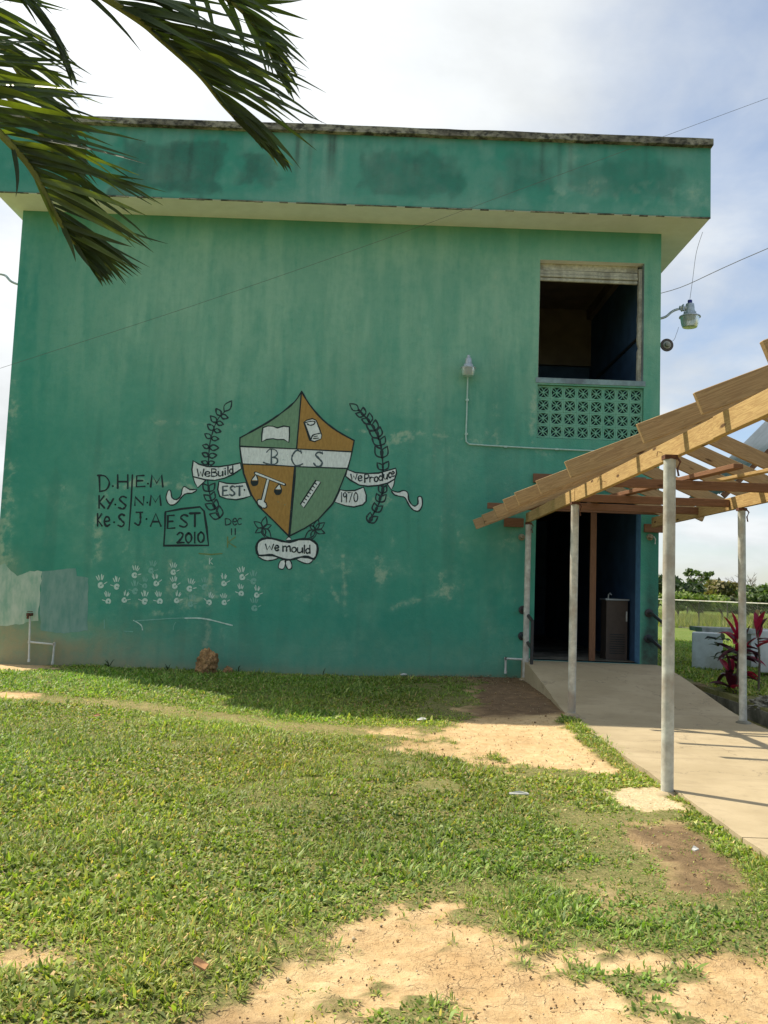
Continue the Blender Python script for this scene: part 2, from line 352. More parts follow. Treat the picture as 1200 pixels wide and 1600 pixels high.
# ================================================================== SETTING: ground
def poly_sd(x, y, poly):
    """signed distance (positive inside) to a polygon in ground coordinates"""
    P = np.array(poly); n = len(P); d = np.full(x.shape, 1e9); ins = np.zeros(x.shape, bool)
    for i in range(n):
        a = P[i]; b_ = P[(i + 1) % n]; e = b_ - a; wx = x - a[0]; wy = y - a[1]
        t = np.clip((wx * e[0] + wy * e[1]) / (e @ e + 1e-12), 0, 1)
        d = np.minimum(d, np.hypot(wx - e[0] * t, wy - e[1] * t))
        c = ((a[1] > y) != (b_[1] > y)) & (x < (b_[0] - a[0]) * (y - a[1]) / (b_[1] - a[1] + 1e-12) + a[0]); ins ^= c
    return np.where(ins, d, -d)
def G(lst): return [tuple(atZ(px, py, 0.02)[:2]) for px, py in lst]
BARE = [  # (outline seen on the ground, strength, noise width)
    (G([(180, 1640), (330, 1555), (430, 1505), (520, 1468), (545, 1425), (620, 1400), (690, 1398), (730, 1425), (800, 1455), (880, 1475), (985, 1460), (1040, 1500), (1120, 1500), (1230, 1480), (1300, 1700), (250, 1720)]), 1.0, .20),
    (G([(735, 1060), (850, 1058), (905, 1122), (950, 1165), (985, 1200), (930, 1203), (830, 1190), (760, 1180), (690, 1165), (700, 1140), (735, 1125), (730, 1090)]), 1.0, .35),
    (G([(960, 1290), (1060, 1268), (1120, 1275), (1170, 1310), (1190, 1370), (1150, 1400), (1090, 1385), (1020, 1345)]), .9, .2),
    (G([(-60, 1468), (60, 1478), (110, 1492), (60, 1503), (-60, 1508)]), 1.0, .1),
    (G([(-100, 1030), (60, 1036), (105, 1048), (40, 1052), (-100, 1048)]), 1.0, .2),
    (G([(-100, 1076), (40, 1082), (70, 1092), (30, 1094), (-100, 1086)]), 1.0, .15),
    (G([(590, 1140), (700, 1142), (760, 1170), (770, 1200), (640, 1170)]), .85, .5),
    (G([(900, 1380), (980, 1385), (1040, 1410), (1000, 1430), (920, 1410)]), .5, .2),
    (G([(380, 1440), (450, 1448), (430, 1475), (380, 1465)]), .35, .15),
]
SAND = G([(940, 1232), (975, 1226), (1030, 1226), (1070, 1250), (1075, 1262), (1010, 1262), (955, 1250)])
SOIL_AND_SHADE = [G([(735, 1055), (850, 1055), (890, 1118), (800, 1122), (735, 1122)]), G([(960, 1285), (1120, 1270), (1200, 1330), (1180, 1400), (1080, 1390)]), G([(300, 1600), (330, 1570), (420, 1580), (400, 1610)])]  # first outline paints the building's shadow on the earth; the others are darker soil
TRAIL = G([(60, 1092), (200, 1100), (330, 1118), (450, 1134), (560, 1140), (640, 1145)])
def cover(x, y):
    """how densely grass grows, 0..1, and the ground masks"""
    n1 = fbm(x, y, 2.2, 5) - .5; n2 = fbm(x + 40, y + 9, 7.0, 4) - .5
    bare = np.zeros_like(x); fringe = np.zeros_like(x)
    for P, s, wd in BARE:
        sd = poly_sd(x, y, P) + n1 * wd * 2.2 + n2 * wd * 1.1
        bare = np.maximum(bare, s * smooth(-.07, .09, sd)); fringe = np.maximum(fringe, s * smooth(-.42, .05, sd))
    # tufts standing inside the bare earth
    tuft = smooth(.585, .68, fbm(x + 7, y + 3, 2.9, 3)) * smooth(.42, .55, fbm(x, y, 9, 3)) * (y < 6.2)
    bare = bare * (1 - .9 * tuft * smooth(-.35, .1, x))
    thin = smooth(.50, .70, fbm(x + 90, y, 1.5, 5)) * (.5 + .35 * smooth(-1, 1, x)) + .35 * smooth(.55, .7, fbm(x + 9, y + 60, 4.5, 4))
    tr = np.zeros_like(x)
    for i in range(len(TRAIL) - 1):
        a = np.array(TRAIL[i]); e = np.array(TRAIL[i + 1]) - a; t = np.clip(((x - a[0]) * e[0] + (y - a[1]) * e[1]) / (e @ e), 0, 1)
        tr = np.maximum(tr, 1 - smooth(.08, .42, np.hypot(x - a[0] - e[0] * t, y - a[1] - e[1] * t)))
    sand = smooth(-.03, .04, poly_sd(x, y, SAND) + n2 * .12 + n1 * .1)
    soil = np.zeros_like(x)  # soil mask also holds the painted building shadow
    for P in SOIL_AND_SHADE: soil = np.maximum(soil, smooth(-.12, .15, poly_sd(x, y, P) + n1 * .3))
    nearwall = smooth(11.9, 12.35, y) * (y < 12.6) * smooth(-3.5, .5, x)
    bare = np.maximum(bare, np.maximum(nearwall * .75, sand)); soil = np.maximum(soil, nearwall)
    edge = smooth(1.80, 1.92, x + n2 * .2) * (x < 2.12) * (y < 9.2) * (sand < .3); bare = bare * (1 - .85 * edge); thin = thin * (1 - edge)
    thin = thin * (.55 + .45 * smooth(-.8, .8, x))
    cov = (1 - bare) * (1 - .8 * thin) * (1 - .42 * fringe * (1 - edge))
    cov = np.maximum(cov, .30 * (bare < .45)); soil = np.maximum(soil, .55 * fringe * (bare < .6))
    return np.clip(cov, 0, 1), np.clip(bare, 0, 1), soil, sand, tr
DX0, DX1, DY0, DY1 = 3.99, 4.52, 1.0, 12.42      # the drain
def axis(parts):
    out = []
    for a, b_, st in parts: out += list(np.arange(a, b_ - st * .3, st))
    return sorted(set(np.round(out + [parts[-1][1]], 4)))
gx = axis([(-3000, -200, 700), (-200, -20, 30), (-20, -7, 1), (-7, 3.96, .035)]) + [3.9901, 3.991, 4.25, 4.519, 4.5201] + axis([(4.56, 9, .09), (9, 20, 1), (20, 200, 30), (200, 3000, 700)])
gy = axis([(-300, -20, 60), (-20, 1.0, 1)]) + axis([(1.01, 2.3, .05), (2.3, 4, .016), (4, 7, .03), (7, 12.4, .05)]) + axis([(12.42, 14, .15), (14, 40, .6), (40, 120, 8), (120, 900, 150), (900, 6000, 1500)])
gx = np.array(gx); gy = np.array(gy)
X, Y = np.meshgrid(gx, gy); xf = X.ravel(); yf = Y.ravel()
cov, bare, soil, sand, tr = cover(xf, yf)
Z = gz(xf, yf) + (fbm(xf, yf, 3.0, 5) - .5) * .035 * (np.abs(xf) < 9) * (yf < 12.4) - .012 * bare + .02 * sand * (fbm(xf, yf, 18, 3)) + (fbm(xf, yf, 14, 4) - .5) * .034 * bare * (yf < 8)
Z = np.where((xf >= 3.991) & (xf <= 4.519) & (yf > DY0) & (yf < DY1), -.38, Z)
Z = np.where((xf > 2.08) & (xf < 3.985) & (yf < 12.45), np.minimum(Z, -.03), Z)     # under the walkway
Z = np.where((xf > -5.3) & (xf < 3.7) & (yf > 12.7) & (yf < 28.2), -.15, Z)
Z = Z - .004 * np.maximum(yf - 28, 0).clip(0, 30)
nx, ny = len(gx), len(gy)
me = bpy.data.meshes.new('ground'); V = np.stack([xf, yf, Z], 1)
I = np.arange((ny - 1) * (nx - 1)); r = I // (nx - 1); c = I % (nx - 1); q = np.stack([r * nx + c, r * nx + c + 1, (r + 1) * nx + c + 1, (r + 1) * nx + c], 1)
me.vertices.add(len(V)); me.vertices.foreach_set('co', V.ravel().astype('f')); me.loops.add(q.size); me.loops.foreach_set('vertex_index', q.ravel().astype('i'))
me.polygons.add(len(q)); me.polygons.foreach_set('loop_start', np.arange(0, q.size, 4, dtype='i')); me.polygons.foreach_set('loop_total', np.full(len(q), 4, 'i'))
me.update(calc_edges=True); me.shade_smooth()
ca = me.color_attributes.new('mask', 'FLOAT_COLOR', 'POINT'); ca.data.foreach_set('color', np.stack([np.clip((.35 * cov + .65 * (1 - bare)) * 1.25, 0, 1) * (1 - .22 * tr), soil, sand, np.ones_like(soil)], 1).ravel().astype('f'))
link('ground', me, 'ground', kind='structure')
def groundz(x, y): return gz(x, y) + (fbm(x, y, 3.0, 5) - .5) * .035

# walkway: one long concrete ramp with expansion joints
def rampz(y): return float(.035 + .33 * smooth(9.0, 12.35, y))
yj = [12.50, 4.86, 1.2, -2.5]
for k in range(len(yj) - 1):
    y1, y0 = yj[k] - .006, yj[k + 1] + .006
    ys = np.linspace(y0, y1, 60); vv = []; ff_ = []
    xs = np.linspace(2.04, 3.985, 8)
    for j, yy in enumerate(ys):
        for i, xx in enumerate(xs):
            ex = .02 * (vnoise(yy * 6, 3.3) - .5) * (1 if i in (0,) else 0)
            vv.append((xx + ex, yy, rampz(yy) + .003 * (vnoise(xx * 2, yy * 2) - .5)))
    nn = len(xs)
    for j in range(len(ys) - 1):
        for i in range(nn - 1): a = j * nn + i; ff_.append((a, a + 1, a + nn + 1, a + nn))
    k0 = len(vv); edge = [j * nn for j in range(len(ys))] + [(len(ys) - 1) * nn + i for i in range(1, nn)] + [j * nn + nn - 1 for j in range(len(ys) - 2, -1, -1)] + [i for i in range(nn - 2, 0, -1)]
    for e in edge: vv.append((vv[e][0], vv[e][1], -.42))
    for i in range(len(edge)): j = (i + 1) % len(edge); ff_.append((edge[i], edge[j], k0 + j, k0 + i))
    if k == 0:
        walk = link('walkway', pymesh('walkway', vv, ff_), 'walk_concrete', kind='structure')
    else: link('concrete_bay', pymesh('concrete_bay', vv, ff_), 'walk_concrete', walk)
# drain: lined channel beside the walkway with a low kerb
b_ = B(); b_.box(4.50, 4.64, 1.0, 12.35, -.5, .055); b_.box(3.99, 4.50, 1.0, 12.40, -.5, -.34)
dr = b_.make('drain', 'curb_concrete', kind='structure')
b_ = B()
for i in range(9):
    yy = 4 + i * .9
    b_.add([(4.499, yy, -.1), (4.499, yy + .8, -.12), (4.49, yy + .8, .0), (4.49, yy, .01)], [(0, 1, 2, 3)])
pv = B(); pv.add([(4.66, 9.0, .06), (9, 8.6, .06), (9, 11.0, .06), (5.35, 11.15, .06), (4.66, 10.6, .06)] + [(4.66, 9.0, -.1), (9, 8.6, -.1), (9, 11.0, -.1), (5.35, 11.15, -.1), (4.66, 10.6, -.1)],
                 [(0, 1, 2, 3, 4), (0, 5, 6, 1), (1, 6, 7, 2), (2, 7, 8, 3), (3, 8, 9, 4), (4, 9, 5, 0)])
pv.make('pavement', 'walk_concrete', kind='structure')

# ================================================================== BUILDING
bld = empty('school_building', (0, 0, 0), 'green two storey concrete school block with painted crest and open upper window', 'building')
BX0, BX1 = -5.58, 4.01; TOP = 6.77; YB = 28.5
HOLES = [(2.2, 3.76, 4.5, 6.3), (2.2, 3.77, 3.6, 4.4), (2.22, 3.75, .37, 2.75)]
def blob(x, z, px, py, rx, ry):
    cx, cz = wp(px, py); return np.exp(-(((x - cx) / (rx / 107.)) ** 2 + ((z - cz) / (ry / 107.)) ** 2))
def streak(x, z, pts, wd, Yp=WY):
    d = np.full(x.shape, 1e9)
    P = [atY(px, py, Yp) for px, py in pts]
    for i in range(len(P) - 1):
        a = P[i]; ex, ez = P[i + 1].x - a.x, P[i + 1].z - a.z; t = np.clip(((x - a.x) * ex + (z - a.z) * ez) / (ex * ex + ez * ez), 0, 1)
        d = np.minimum(d, np.hypot(x - a.x - ex * t, z - a.z - ez * t))
    return np.exp(-(d / (wd / 107.)) ** 2)
def grid_plane(name, xs, zs, y, holes, masks, mat, parent):
    xs = np.array(sorted(set(np.round(list(xs) + [h for q in holes for h in q[:2]], 4)))); zs = np.array(sorted(set(np.round(list(zs) + [h for q in holes for h in q[2:]], 4))))
    X, Zz = np.meshgrid(xs, zs); x = X.ravel(); z = Zz.ravel(); nx = len(xs)
    I = np.arange((len(zs) - 1) * (nx - 1)); r = I // (nx - 1); c = I % (nx - 1)
    cx = (xs[c] + xs[c + 1]) / 2; cz = (zs[r] + zs[r + 1]) / 2; keep = np.ones(len(I), bool)
    for h in holes: keep &= ~((cx > h[0]) & (cx < h[1]) & (cz > h[2]) & (cz < h[3]))
    r = r[keep]; c = c[keep]; q = np.stack([r * nx + c, r * nx + c + 1, (r + 1) * nx + c + 1, (r + 1) * nx + c], 1)
    me = bpy.data.meshes.new(name); V = np.stack([x, np.full_like(x, y), z], 1)
    me.vertices.add(len(V)); me.vertices.foreach_set('co', V.ravel().astype('f')); me.loops.add(q.size); me.loops.foreach_set('vertex_index', q.ravel().astype('i'))
    me.polygons.add(len(q)); me.polygons.foreach_set('loop_start', np.arange(0, q.size, 4, dtype='i')); me.polygons.foreach_set('loop_total', np.full(len(q), 4, 'i')); me.update(calc_edges=True)
    ca = me.color_attributes.new('mask', 'FLOAT_COLOR', 'POINT'); mm = list(masks(x, z)); mm = mm if len(mm) == 4 else mm + [np.ones_like(x)]; ca.data.foreach_set('color', np.stack(mm, 1).ravel().astype('f'))
    return link(name, me, mat, parent)
def wall_masks(x, z):
    n1 = fbm(x, z, 1.2, 5); n2 = fbm(x * 3, z * .5, 1.5, 5); n3 = fbm(x, z, 6, 4)
    pale = .42 * streak(x, z, [(60, 655), (160, 662), (240, 658), (380, 667), (560, 668)], 5) * smooth(.40, .6, n1)
    pale += .5 * streak(x, z, [(540, 671), (600, 677), (640, 676), (700, 682), (775, 694)], 3.2) * smooth(.3, .55, n3)
    pale += (.85 * blob(x, z, 615, 682, 22, 13) + .6 * blob(x, z, 645, 676, 12, 9)) * (.35 + 1.3 * n3) + .35 * blob(x, z, 760, 690, 16, 10)
    for pts, wd, s in [([(775, 400), (774, 560), (774, 690)], 7, .38), ([(155, 870), (153, 800), (170, 765), (215, 752), (300, 762)], 6, .5), ([(328, 850), (326, 960), (322, 1010)], 7, .33),
                       ([(490, 370), (488, 470), (480, 560), (485, 650)], 5, .16), ([(400, 640), (396, 690)], 8, .3), ([(10, 730), (4, 880)], 14, .5), ([(560, 640), (600, 560), (632, 500)], 5, .14),
                       ([(610, 690), (600, 770), (612, 850)], 7, .25), ([(535, 870), (540, 960)], 4, .35), ([(590, 870), (600, 900)], 8, .45), ([(610, 950), (720, 915)], 6, .3), ([(690, 900), (696, 935)], 9, .4),
                       ([(838, 560), (830, 690)], 5, .5), ([(180, 560), (320, 640)], 4, .15), ([(640, 560), (660, 650)], 6, .22), ([(490, 870), (530, 940)], 3, .3), ([(700, 760), (720, 850)], 8, .15),
                       ([(270, 870), (262, 920)], 6, .3), ([(190, 945), (380, 930)], 4, .22), ([(60, 770), (100, 760)], 8, .25)]:
        pale += s * streak(x, z, pts, wd) * (.5 + n3)
    for px, py, rx, ry, s in [(290, 745, 10, 8, .3), (840, 700, 12, 8, .45), (857, 711, 8, 7, .65), (835, 650, 10, 14, .35), (600, 780, 30, 10, .22), (300, 950, 20, 20, .2), (812, 440, 14, 10, .25),
                              (690, 600, 10, 26, .25), (760, 660, 8, 16, .4), (480, 930, 30, 12, .2), (250, 958, 15, 6, .75), (660, 450, 60, 40, .12), (590, 905, 8, 14, .4), (30, 640, 12, 30, .25)]:
        pale += s * blob(x, z, px, py, rx, ry) * (.4 + 1.2 * n3)
    pale += .16 * smooth(.56, .7, n1) + .12 * smooth(.6, .75, n2)
    # earth splashed up the foot of the wall, more at the left corner
    foot = smooth(1.0, 0.05, z) * (.18 + .82 * smooth(-1.5, -5.2, x))
    darkening = .22 * smooth(6.35, 6.77, z) + .25 * smooth(.5, .72, fbm(x * 4, z * .35, 1.3, 4)) * smooth(6.8, 3.0, z) * .6  # darker band at the wall top, plus vertical grime runs
    darkening += .5 * blob(x, z, 75, 1030, 55, 28) + .25 * smooth(.30, .0, z) + .22 * streak(x, z, [(320, 960), (322, 1030)], 10)
    darkening += .9 * smooth(3.74, 3.80, x) * smooth(.95, .6, z) + .6 * blob(x, z, 1018, 970, 12, 60) + .3 * smooth(3.75, 3.9, x) * smooth(2.9, 2.2, z) + .2 * blob(x, z, 920, 596, 60, 6)  # narrow right pier darkened, most at its foot; stain below the window
    edge = smooth(-5.2, -5.56, x)
    pale += .35 * edge * smooth(.4, .6, n2)
    pale_tone = .80 * (.28 * smooth(.8, 3.6, z) + .72 * smooth(3.5, 5.4, z)) * (1 - .6 * smooth(6.2, 6.7, z)) * smooth(-5.5, -4.0, x) * (.62 + .5 * n1) + .10 * smooth(.5, .65, n1)  # faded paint above, plus a lighting gradient painted in by height
    pale_tone += .62 * smooth(.42, .6, n2) * smooth(3.2, 4.4, z) * .35 + foot * .55
    earth = smooth(.95, .1, z + (n3 - .5) * .5) * (.15 + .8 * smooth(-2.2, -4.8, x)) + .35 * smooth(.22, .02, z) + .5 * smooth(-4.9, -5.5, x) * smooth(1.9, 1.1, z)
    hf = fbm(x, z, 13, 4); pale = pale * (.18 + 1.15 * smooth(.34, .7, .6 * hf + .4 * n3)); pale = pale * (1.0 + .35 * smooth(3.6, 2.6, z)) * (1 - .45 * smooth(3.9, 4.6, z)) + .13 * smooth(.56, .68, fbm(x + 30, z, 2.6, 5)) * smooth(4.5, 3, z)
    return np.clip(pale + foot * .12, 0, 1), np.clip(darkening, 0, 1), np.clip(pale_tone, 0, .95), 1 - np.clip(earth, 0, .85)
grid_plane('front_wall', np.arange(BX0, BX1, .026).tolist() + [BX1], np.arange(-.1, TOP, .026).tolist() + [TOP + .02], WY, HOLES, wall_masks, 'wall_paint', bld)
# other walls, roof slab
def simple_mask(o):
    me = o.data; ca = me.color_attributes.new('mask', 'FLOAT_COLOR', 'POINT'); n = len(me.vertices)
    ca.data.foreach_set('color', np.tile([.1, .1, .3, 1.], n).astype('f'))
b_ = B(); b_.box(BX1 - .2, BX1, WY + .003, YB, -.15, TOP); b_.box(BX0, BX0 + .2, WY + .003, YB, -.15, TOP); b_.box(BX0 + .2, BX1 - .2, YB - .2, YB, -.15, TOP)
simple_mask(b_.make('side_wall', 'wall_paint', bld))
FY = 11.9; SX0, SX1 = -5.74, 4.52
def fas_masks(x, z):
    n1 = fbm(x, z, 1.5, 5); n2 = fbm(x * 4, z * .4, 2, 5); n3 = fbm(x, z, 7, 4)
    x0_, z0_ = x, z
    def A(px, py): p = atY(px, py, FY); return p.x, p.z
    def rect(x0, x1, z0, z1, s): return smooth(x0 - s, x0 + s, x) * smooth(x1 + s, x1 - s, x) * smooth(z0 - s, z0 + s, z) * smooth(z1 + s, z1 - s, z)
    def R(px0, py0, px1, py1, s=.06):
        a = A(px0, py1); c_ = A(px1, py0); return rect(a[0], c_[0], a[1], c_[1], s)
    xn = x + (n1 - .5) * .9 + (n3 - .5) * .25; zn = z + (n1 - .5) * .5 + (n3 - .5) * .25; x, z = xn, zn
    gr = .50 * R(185, 222, 345, 300) + .45 * R(22, 225, 60, 285) + .45 * R(378, 238, 440, 285) + .40 * R(552, 243, 728, 300, .08) + .36 * R(790, 240, 870, 300, .12) + .30 * R(905, 255, 1075, 300, .1)
    gr = gr * (.55 + .9 * n2); x, z = x0_, z0_
    for px, s in [(466, .8), (516, .75), (523, .8), (486, .4), (875, .4), (848, .45), (892, .3), (300, .3), (650, .2), (1010, .2)]:
        cx, cz = A(px, 215); gr = gr + s * np.exp(-((x - cx) / .035) ** 2) * smooth(7.0, 7.6, z + (n1 - .5) * .6)
    gr = gr + .35 * smooth(7.68, 7.83, z + (n3 - .5) * .12) + .5 * smooth(6.80, 6.77, z)
    pl = .38 * R(455, 215, 540, 320, .05) * smooth(.35, .6, n2) + .5 * smooth(.5, .66, n3) * R(840, 285, 1110, 345, .07) + .55 * blob(x, z, 0, 0, 1, 1) * 0
    for px, py, rx, ry, s in [(893, 235, 9, 26, .7), (785, 292, 10, 16, .6), (815, 310, 9, 10, .6), (880, 285, 14, 30, .5), (925, 300, 24, 20, .5), (248, 275, 16, 12, .45), (500, 225, 60, 6, .5), (700, 222, 60, 5, .5), (430, 270, 12, 30, .3), (745, 315, 10, 22, .4), (1085, 300, 20, 24, .4)]:
        cx, cz = A(px, py); pl = pl + s * np.exp(-(((x - cx) / (rx / 112.)) ** 2 + ((z - cz) / (ry / 112.)) ** 2)) * (.3 + 1.3 * n3)
    pl = pl + .3 * smooth(7.72, 7.80, z) * smooth(.5, .6, n3)
    pale_tone = .35 * smooth(.45, .6, n1) + .28 * smooth(7.0, 6.8, z) + .3 * R(455, 215, 620, 320, .2) + .25 * smooth(7.45, 7.65, z) * smooth(.4, .6, n2) + pl * .75
    gr = gr * .95; bleach0 = pl * .75; pl = pl * .4
    return np.clip(pl, 0, 1), np.clip(gr, 0, .95), np.clip(pale_tone, 0, .9)
grid_plane('fascia', np.arange(SX0, SX1, .03).tolist() + [SX1], np.arange(TOP, 7.81, .03).tolist() + [7.81], FY, [], fas_masks, 'fascia_paint', bld)
b_ = B(); b_.box(SX1 - .08, SX1, FY + .002, YB + .4, TOP, 7.8); b_.box(SX0, SX0 + .08, FY + .002, YB + .4, TOP, 7.8); b_.box(SX0 + .08, SX1 - .08, YB + .3, YB + .4, TOP, 7.8)
simple_mask(b_.make('side_fascia', 'fascia_paint', bld))
b_ = B(); b_.box(SX0 + .001, SX1 - .001, FY + .004, YB + .39, TOP - .004, TOP + .2); b_.make('soffit', 'soffit', bld)
# drip edge: rough dark lip at the foot of the fascia
b_ = B(); xs = np.arange(SX0, SX1, .12)
for i, x0 in enumerate(xs):
    h = .004 + .007 * random.random()
    if random.random() < .72: b_.box(x0, min(x0 + .121, SX1), FY - .003, FY + .02, TOP - h, TOP + .003 + .006 * random.random())
b_.make('drip_edge', 'mouldy_concrete', bld, kind='stuff')
# coping, uneven edge
xs = np.arange(SX0 - .08, SX1 + .09, .09); vv = []; ff_ = []
for i, x0 in enumerate(xs):
    jt = (vnoise(x0 * 3.1, 1.5) - .5) * .03; jb = (vnoise(x0 * 7.3, 8.5) - .5) * .035
    vv += [(x0, FY - .08 + jt * .4, 7.815 + jb * .7), (x0, FY - .08 + jt * .4, 7.91 + jt), (x0, FY + .25, 7.92 + jt * .5), (x0, FY + .25, 7.80)]
for i in range(len(xs) - 1):
    a = i * 4
    for k in range(4): ff_.append((a + k, a + 4 + k, a + 4 + (k + 1) % 4, a + (k + 1) % 4))
ff_ += [(0, 1, 2, 3), tuple((len(xs) - 1) * 4 + k for k in (3, 2, 1, 0))]
link('coping', pymesh('coping', vv, ff_), 'mouldy_concrete', bld)
b_ = B(); b_.box(SX1 - .2, SX1 + .085, FY + .25, YB + .45, 7.80, 7.915); b_.box(SX0 - .085, SX0 + .2, FY + .25, YB + .45, 7.80, 7.915); b_.box(SX0 + .2, SX1 - .2, FY + .25, YB, 7.5, 7.6)
b_.make('roof', 'mouldy_concrete', bld)
# reveals
def reveal(h, d, mat, name, skip=()):
    x0, x1, z0, z1 = h; b_ = B(); y0 = WY; y1 = WY + d
    if 'l' not in skip: b_.add([(x0, y0, z0), (x0, y1, z0), (x0, y1, z1), (x0, y0, z1)], [(0, 1, 2, 3)])
    if 'r' not in skip: b_.add([(x1, y0, z0), (x1, y0, z1), (x1, y1, z1), (x1, y1, z0)], [(0, 1, 2, 3)])
    if 't' not in skip: b_.add([(x0, y0, z1), (x0, y1, z1), (x1, y1, z1), (x1, y0, z1)], [(0, 1, 2, 3)])
    if 'b' not in skip: b_.add([(x0, y0, z0), (x1, y0, z0), (x1, y1, z0), (x0, y1, z0)], [(0, 1, 2, 3)])
    return b_.make(name, mat, bld)
win = reveal(HOLES[0], .22, 'reveal_paint', 'window', skip=('t',))
b_ = B(); b_.add([(2.2, WY, 6.3), (2.2, WY + .22, 6.3), (3.76, WY + .22, 6.3), (3.76, WY, 6.3)], [(0, 1, 2, 3)]); b_.make('lintel', 'soffit', win)
reveal(HOLES[1], .22, 'wall_paint', 'screen_reveal'); simple_mask(bpy.data.objects['screen_reveal'])
door = reveal(HOLES[2], .25, 'blue_trim', 'doorway')
# window head and jamb: flaking white timber
for k, (z0, z1, yy) in enumerate([(6.135, 6.20, WY + .15), (6.085, 6.13, WY + .13), (6.03, 6.08, WY + .15)]):
    board('frame_strip', (2.205, yy, (z0 + z1) / 2), (3.70, yy, (z0 + z1) / 2 - .01), .04, z1 - z0, 'white_trim', win, bev=.006)
b_ = B(); b_.box(2.205, 3.70, WY + .135, WY + .2, 6.2, 6.298); b_.make('head_board', 'white_trim', win)
zz = 4.51
vv = []; ff_ = []; zs = np.arange(4.505, 6.29, .06)
for i, z0 in enumerate(zs):
    j = .012 * random.random() + (.018 if random.random() < .12 else 0)
    vv += [(3.70 + j, WY + .09, z0), (3.755, WY + .09, z0), (3.755, WY + .17, z0), (3.70 + j, WY + .17, z0)]
for i in range(len(zs) - 1):
    a = i * 4
    for k in range(4): ff_.append((a + k, a + (k + 1) % 4, a + 4 + (k + 1) % 4, a + 4 + k))
link('jamb', pymesh('jamb', vv, ff_), 'white_trim', win)
b_ = B(); b_.box(2.203, 2.222, WY + .1, WY + .17, 4.505, 6.13); b_.make('jamb', 'white_trim', win)
b_ = B(); b_.box(2.17, 3.79, WY - .012, WY + .05, 4.425, 4.502); b_.make('window_sill', 'reveal_paint', win)
# interior rooms
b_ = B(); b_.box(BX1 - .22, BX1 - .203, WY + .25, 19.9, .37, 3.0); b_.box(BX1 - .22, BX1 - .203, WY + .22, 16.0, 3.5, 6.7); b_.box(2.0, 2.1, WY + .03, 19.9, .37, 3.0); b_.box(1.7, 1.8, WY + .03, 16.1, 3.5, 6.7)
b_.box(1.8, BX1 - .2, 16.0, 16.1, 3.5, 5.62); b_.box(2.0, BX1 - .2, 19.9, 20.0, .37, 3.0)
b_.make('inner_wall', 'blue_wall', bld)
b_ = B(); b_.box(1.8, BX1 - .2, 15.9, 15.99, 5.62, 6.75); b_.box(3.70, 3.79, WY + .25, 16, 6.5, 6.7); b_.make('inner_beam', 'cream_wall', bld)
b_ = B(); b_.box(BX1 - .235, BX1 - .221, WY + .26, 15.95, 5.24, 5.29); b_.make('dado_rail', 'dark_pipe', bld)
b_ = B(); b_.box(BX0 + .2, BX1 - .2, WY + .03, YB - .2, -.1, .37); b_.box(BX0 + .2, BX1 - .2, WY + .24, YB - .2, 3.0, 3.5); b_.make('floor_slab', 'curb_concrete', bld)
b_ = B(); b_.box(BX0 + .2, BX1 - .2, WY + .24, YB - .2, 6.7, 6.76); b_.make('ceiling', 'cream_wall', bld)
# louvred shutters darkly visible inside the passage
b_ = B()
for k in range(14):
    z0 = .75 + k * .15; b_.add([(2.102, 13.2, z0), (2.102, 16.5, z0), (2.16, 16.5, z0 + .05), (2.16, 13.2, z0 + .05)], [(0, 1, 2, 3)])
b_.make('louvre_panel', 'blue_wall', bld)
b_ = B(); q = atY(941, 937, 19.88); b_.box(q.x - .05, q.x + .05, 19.86, 19.9, q.z - .1, q.z + .1); b_.make('wall_socket', 'white_pipe', bld)
# breeze blocks
def breeze():
    b_ = B(); s = .0975; fr = .021; d0, d1 = 0, .09; e = s - .0012
    b_.box(-e, -e + fr, d0, d1, -e, e); b_.box(e - fr, e, d0, d1, -e, e); b_.box(-e + fr, e - fr, d0, d1, -e, -e + fr); b_.box(-e + fr, e - fr, d0, d1, e - fr, e)
    R = s - fr
    for sx_, sz_ in ((1, 1), (1, -1), (-1, 1), (-1, -1)):
        for side in (1, -1):
            pts = []
            for k in range(7):
                t = k / 6; bul = math.sin(t * PI) * .021 * side; px, pz = t * R, t * R
                pts.append(((px - bul * .707) * sx_, (pz + bul * .707) * sz_))
            for k in range(6):
                (xa, za), (xb, zb) = pts[k], pts[k + 1]; dx, dz = xb - xa, zb - za; L = math.hypot(dx, dz); nx_, nz_ = -dz / L * 0.0058, dx / L * .0058
                dd = .004
                b_.add([(xa - nx_, dd, za - nz_), (xb - nx_, dd, zb - nz_), (xb + nx_, dd, zb + nz_), (xa + nx_, dd, za + nz_),
                        (xa - nx_, d1 - .045, za - nz_), (xb - nx_, d1 - .045, zb - nz_), (xb + nx_, d1 - .045, zb + nz_), (xa + nx_, d1 - .045, za + nz_)], [(0, 1, 2, 3), (0, 4, 5, 1), (3, 2, 6, 7)])
    b_.add([(-.012, .008, -.012), (.012, .008, -.012), (.012, .008, .012), (-.012, .008, .012)], [(0, 1, 2, 3)])
    return b_
bb = breeze(); bme = pymesh('breeze_block', bb.v, bb.f); bme.materials.append(MATS['wall_paint'])
ca = bme.color_attributes.new('mask', 'FLOAT_COLOR', 'POINT'); ca.data.foreach_set('color', np.tile([.2, .0, .6, 1.], len(bme.vertices)).astype('f'))
for r_ in range(4):
    for c_ in range(8):
        o = link('breeze_block', bme, None, bld); o.location = (2.2 + .1 + c_ * .1955, WY + .045 + random.uniform(-.002, .002), 3.612 + .0975 + r_ * .1955)
b_ = B(); b_.box(2.2, 3.77, WY + .052, WY + .12, 3.6, 3.612); b_.box(2.2, 3.77, WY + .052, WY + .12, 4.393, 4.4)
for c_ in range(9): b_.box(2.2 + c_ * .1955 - (0 if c_ else 0), 2.2 + c_ * .1955 + .006, WY + .054, WY + .12, 3.612, 4.393)
